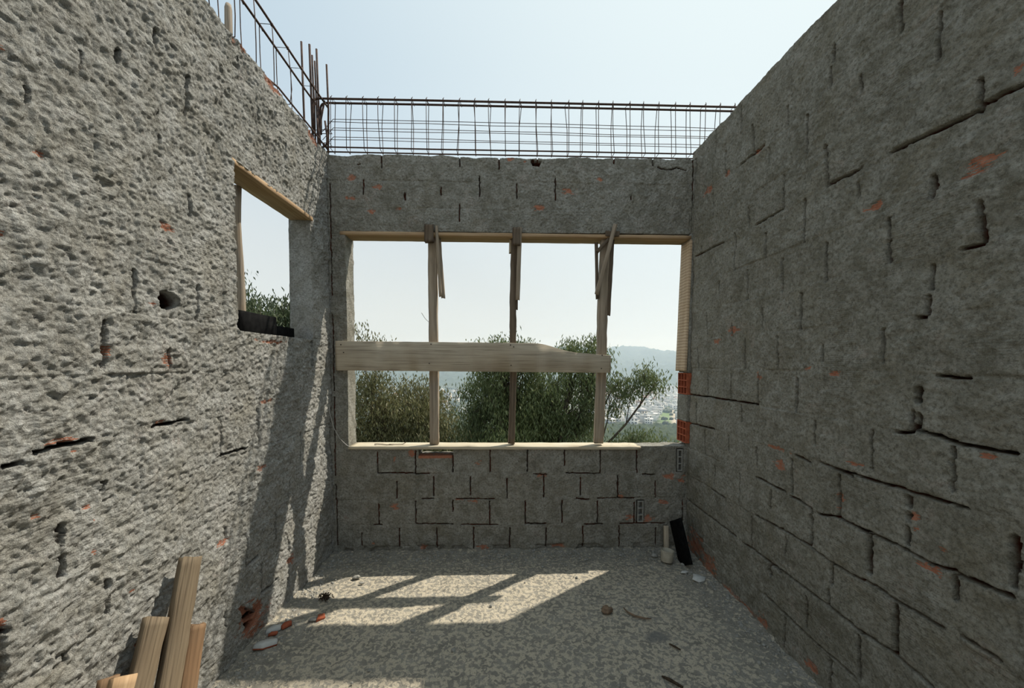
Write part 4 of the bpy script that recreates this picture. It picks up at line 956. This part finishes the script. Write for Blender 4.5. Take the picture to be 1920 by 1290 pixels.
def tree(label, base, lobes, seed, mat, leaf=(.10, .022), n_per=26, trunk_r=.12, cat='tree', group=None, droop=.62, extra=(), name='tree', clump=.5):
    r = np.random.default_rng(seed); base = Vector(base)
    e = empty(name, base, label, cat, group)
    parts = []; sprays = []
    cz = sum(l[0][2] for l in lobes)/len(lobes); cx = sum(l[0][0] for l in lobes)/len(lobes); cy = sum(l[0][1] for l in lobes)/len(lobes)
    fork = base.lerp(Vector((cx, cy, cz)), .45)
    parts.append(tube([base-Vector((0, 0, .4)), base.lerp(fork, .5)+Vector((.06, .03, 0)), fork], [trunk_r, trunk_r*.85, trunk_r*.7], 8))
    for (c, rad, ns) in lobes:
        c = Vector(c); mid = fork.lerp(c, .55)+Vector(r.uniform(-.15, .15, 3))
        parts.append(tube([fork, mid, c], [trunk_r*.5, trunk_r*.32, trunk_r*.18], 6))
        nc = max(4, ns//9); cc = r.normal(0, 1, (nc, 3)); cc /= np.linalg.norm(cc, axis=1)[:, None]; cr = r.random(nc)**.38
        for k in range(ns):
            q = r.normal(0, 1, 3); q /= np.linalg.norm(q); rr_ = r.random()**.45
            if r.random() < clump:
                j = int(r.integers(nc)); q = cc[j]*cr[j]+r.normal(0, .11, 3); rr_ = 1.0
            p = Vector((c.x+q[0]*rad[0]*rr_, c.y+q[1]*rad[1]*rr_, c.z+q[2]*rad[2]*rr_)); sprays.append(p)
            if k % 4 == 0:
                st = mid.lerp(c, r.random()); bend = st.lerp(p, .5)+Vector((0, 0, .08))
                parts.append(tube([st, bend, p], [trunk_r*.11, trunk_r*.07, .004], 4))
    for (pts, r0, ns, sp) in extra:
        pts = [Vector(p) for p in pts]; parts.append(tube(pts, [r0*(1-.8*i/(len(pts)-1)) for i in range(len(pts))], 6))
        for k in range(ns):
            t = r.uniform(.55, 1.0)*(len(pts)-1); i = min(int(t), len(pts)-2); p = pts[i].lerp(pts[i+1], t-i)
            q = p+Vector(r.normal(0, sp, 3)); sprays.append(q)
            parts.append(tube([p, q], [.006, .003], 4))
    V, Q, T = merged(parts)
    link('trunk', mesh_np('trunk', V, Q, BARK, True, None, T), e)
    LV, LQ = leaves(np.array([tuple(p) for p in sprays]), n_per, .13, leaf[0], leaf[1], r, droop)
    link('foliage', mesh_np('foliage', LV, LQ, mat, False), e)
    return e

# big gum tree, centre right of the window
tree('large dark green gum tree filling the middle of the rear window', (1.0, 9.6, -6.6),
     [((.0, 9.4, .85), (1.0, .9, 1.0), 290), ((.25, 9.3, -.35), (1.25, 1.0, 1.2), 330), ((1.35, 9.3, .75), (.95, .9, .95), 240), ((1.45, 9.5, -.4), (1.0, 1.0, 1.1), 220),
      ((2.05, 9.2, .75), (.50, .6, .9), 70), ((-.05, 9.4, 1.72), (.80, .6, .42), 120), ((.3, 9.4, 1.6), (.7, .6, .45), 80), ((1.75, 9.3, 1.72), (.42, .4, .30), 45), ((2.25, 9.2, 1.55), (.3, .3, .5), 26), ((-.75, 9.5, -.9), (.7, .7, .9), 120), ((.7, 9.6, -1.7), (1.8, 1.0, 1.0), 200)],
     5, LEAF_A, (.115, .026), 34, .16, clump=.62,
     extra=[([(1.6, 9.3, -1.6), (2.3, 9.1, -.6), (2.9, 9.0, .1), (3.35, 8.95, .75), (3.60, 8.95, 1.12)], .040, 0, .2),
            ([(2.9, 9.0, .1), (3.0, 9.0, .7), (3.05, 9.0, 1.05)], .012, 13, .13), ([(3.2, 8.95, .5), (3.3, 8.95, 1.0), (3.30, 8.95, 1.30)], .012, 20, .13), ([(3.35, 8.95, .75), (3.62, 8.95, 1.1)], .01, 9, .10),
            ([(2.3, 9.1, -.6), (2.5, 9.1, .2), (2.55, 9.1, .75)], .02, 12, .14), ([(2.3, 9.1, .3), (2.6, 9.1, .9), (2.85, 9.1, 1.1)], .02, 16, .13),
            ([(1.7, 9.3, -1.9), (2.4, 9.0, -1.1), (2.9, 8.9, -.75), (3.45, 8.9, -.45)], .04, 110, .22),
            ([(2.2, 9.0, -1.8), (2.7, 8.9, -1.3), (3.1, 8.9, -.9), (3.6, 8.9, -.65)], .035, 70, .17),
            ([(2.0, 9.0, -1.6), (2.5, 8.9, -.8), (2.9, 8.9, -.45), (3.2, 8.9, -.35)], .03, 60, .18),
            ([(1.6, 9.2, 1.2), (2.0, 9.1, 1.8), (2.15, 9.1, 2.1)], .02, 10, .08)])
# thin brownish saplings left of the window
tree('sparse brownish sapling thicket behind the left third of the rear window', (-2.0, 8.0, -6.2),
     [((-2.5, 8.1, .55), (.75, .6, .75), 190), ((-1.7, 8.2, .45), (.75, .6, .8), 190), ((-2.2, 8.1, -.55), (1.2, .7, .8), 330), ((-1.2, 8.3, -.55), (.55, .6, .8), 150), ((-1.9, 8.0, -1.5), (1.4, .8, .8), 200), ((-3.0, 8.1, -.2), (.6, .6, 1.1), 130)],
     9, LEAF_B, (.090, .023), 34, .06,
     extra=[([(-2.6, 8.0, -.8), (-2.6, 8.0, .6), (-2.5, 8.0, 1.6), (-2.45, 8.0, 1.95)], .02, 16, .14),
            ([(-2.5, 8.0, .5), (-2.75, 8.0, 1.4), (-2.85, 8.0, 2.0), (-2.88, 8.0, 2.3)], .014, 5, .05),
            ([(-1.5, 8.1, -1.5), (-1.5, 8.1, .2), (-1.3, 8.1, 1.0)], .02, 14, .12)], cat='tree')
tree('broad dark tree seen through the small left window', (-5.3, 8.4, -6.0),
     [((-5.7, 8.6, 2.65), (.9, .7, .75), 130), ((-4.9, 8.4, 2.1), (.8, .7, .6), 100), ((-4.45, 8.3, 2.45), (.5, .5, .5), 60), ((-5.2, 8.5, 1.1), (1.4, .8, .7), 150), ((-6.4, 8.8, 2.6), (.9, .8, .7), 80), ((-5.0, 8.6, 0), (1.6, .9, .9), 120)],
     13, LEAF_C, (.11, .030), 26, .12, extra=[([(-4.9, 8.2, 1.6), (-4.6, 8.2, 2.2), (-4.35, 8.2, 2.75)], .02, 14, .12)])
tree('yellow-green bush at the foot of the left window view', (-4.2, 7.2, -6.0), [((-4.15, 7.2, 1.25), (.5, .4, .45), 50), ((-4.4, 7.3, .3), (.8, .5, .7), 70)], 17, LEAF_A, (.08, .022), 24, .06, cat='bush', name='bush')
tree('dark tree crown lower down behind the gum tree', (-.3, 14, -8), [((-.6, 14, -1.0), (1.8, 1.2, 1.2), 200), ((1.6, 14, -1.3), (2.0, 1.2, 1.2), 200), ((-3.4, 14, -1.6), (1.9, 1.2, 1.3), 180)], 23, LEAF_C, (.14, .035), 26, .15)
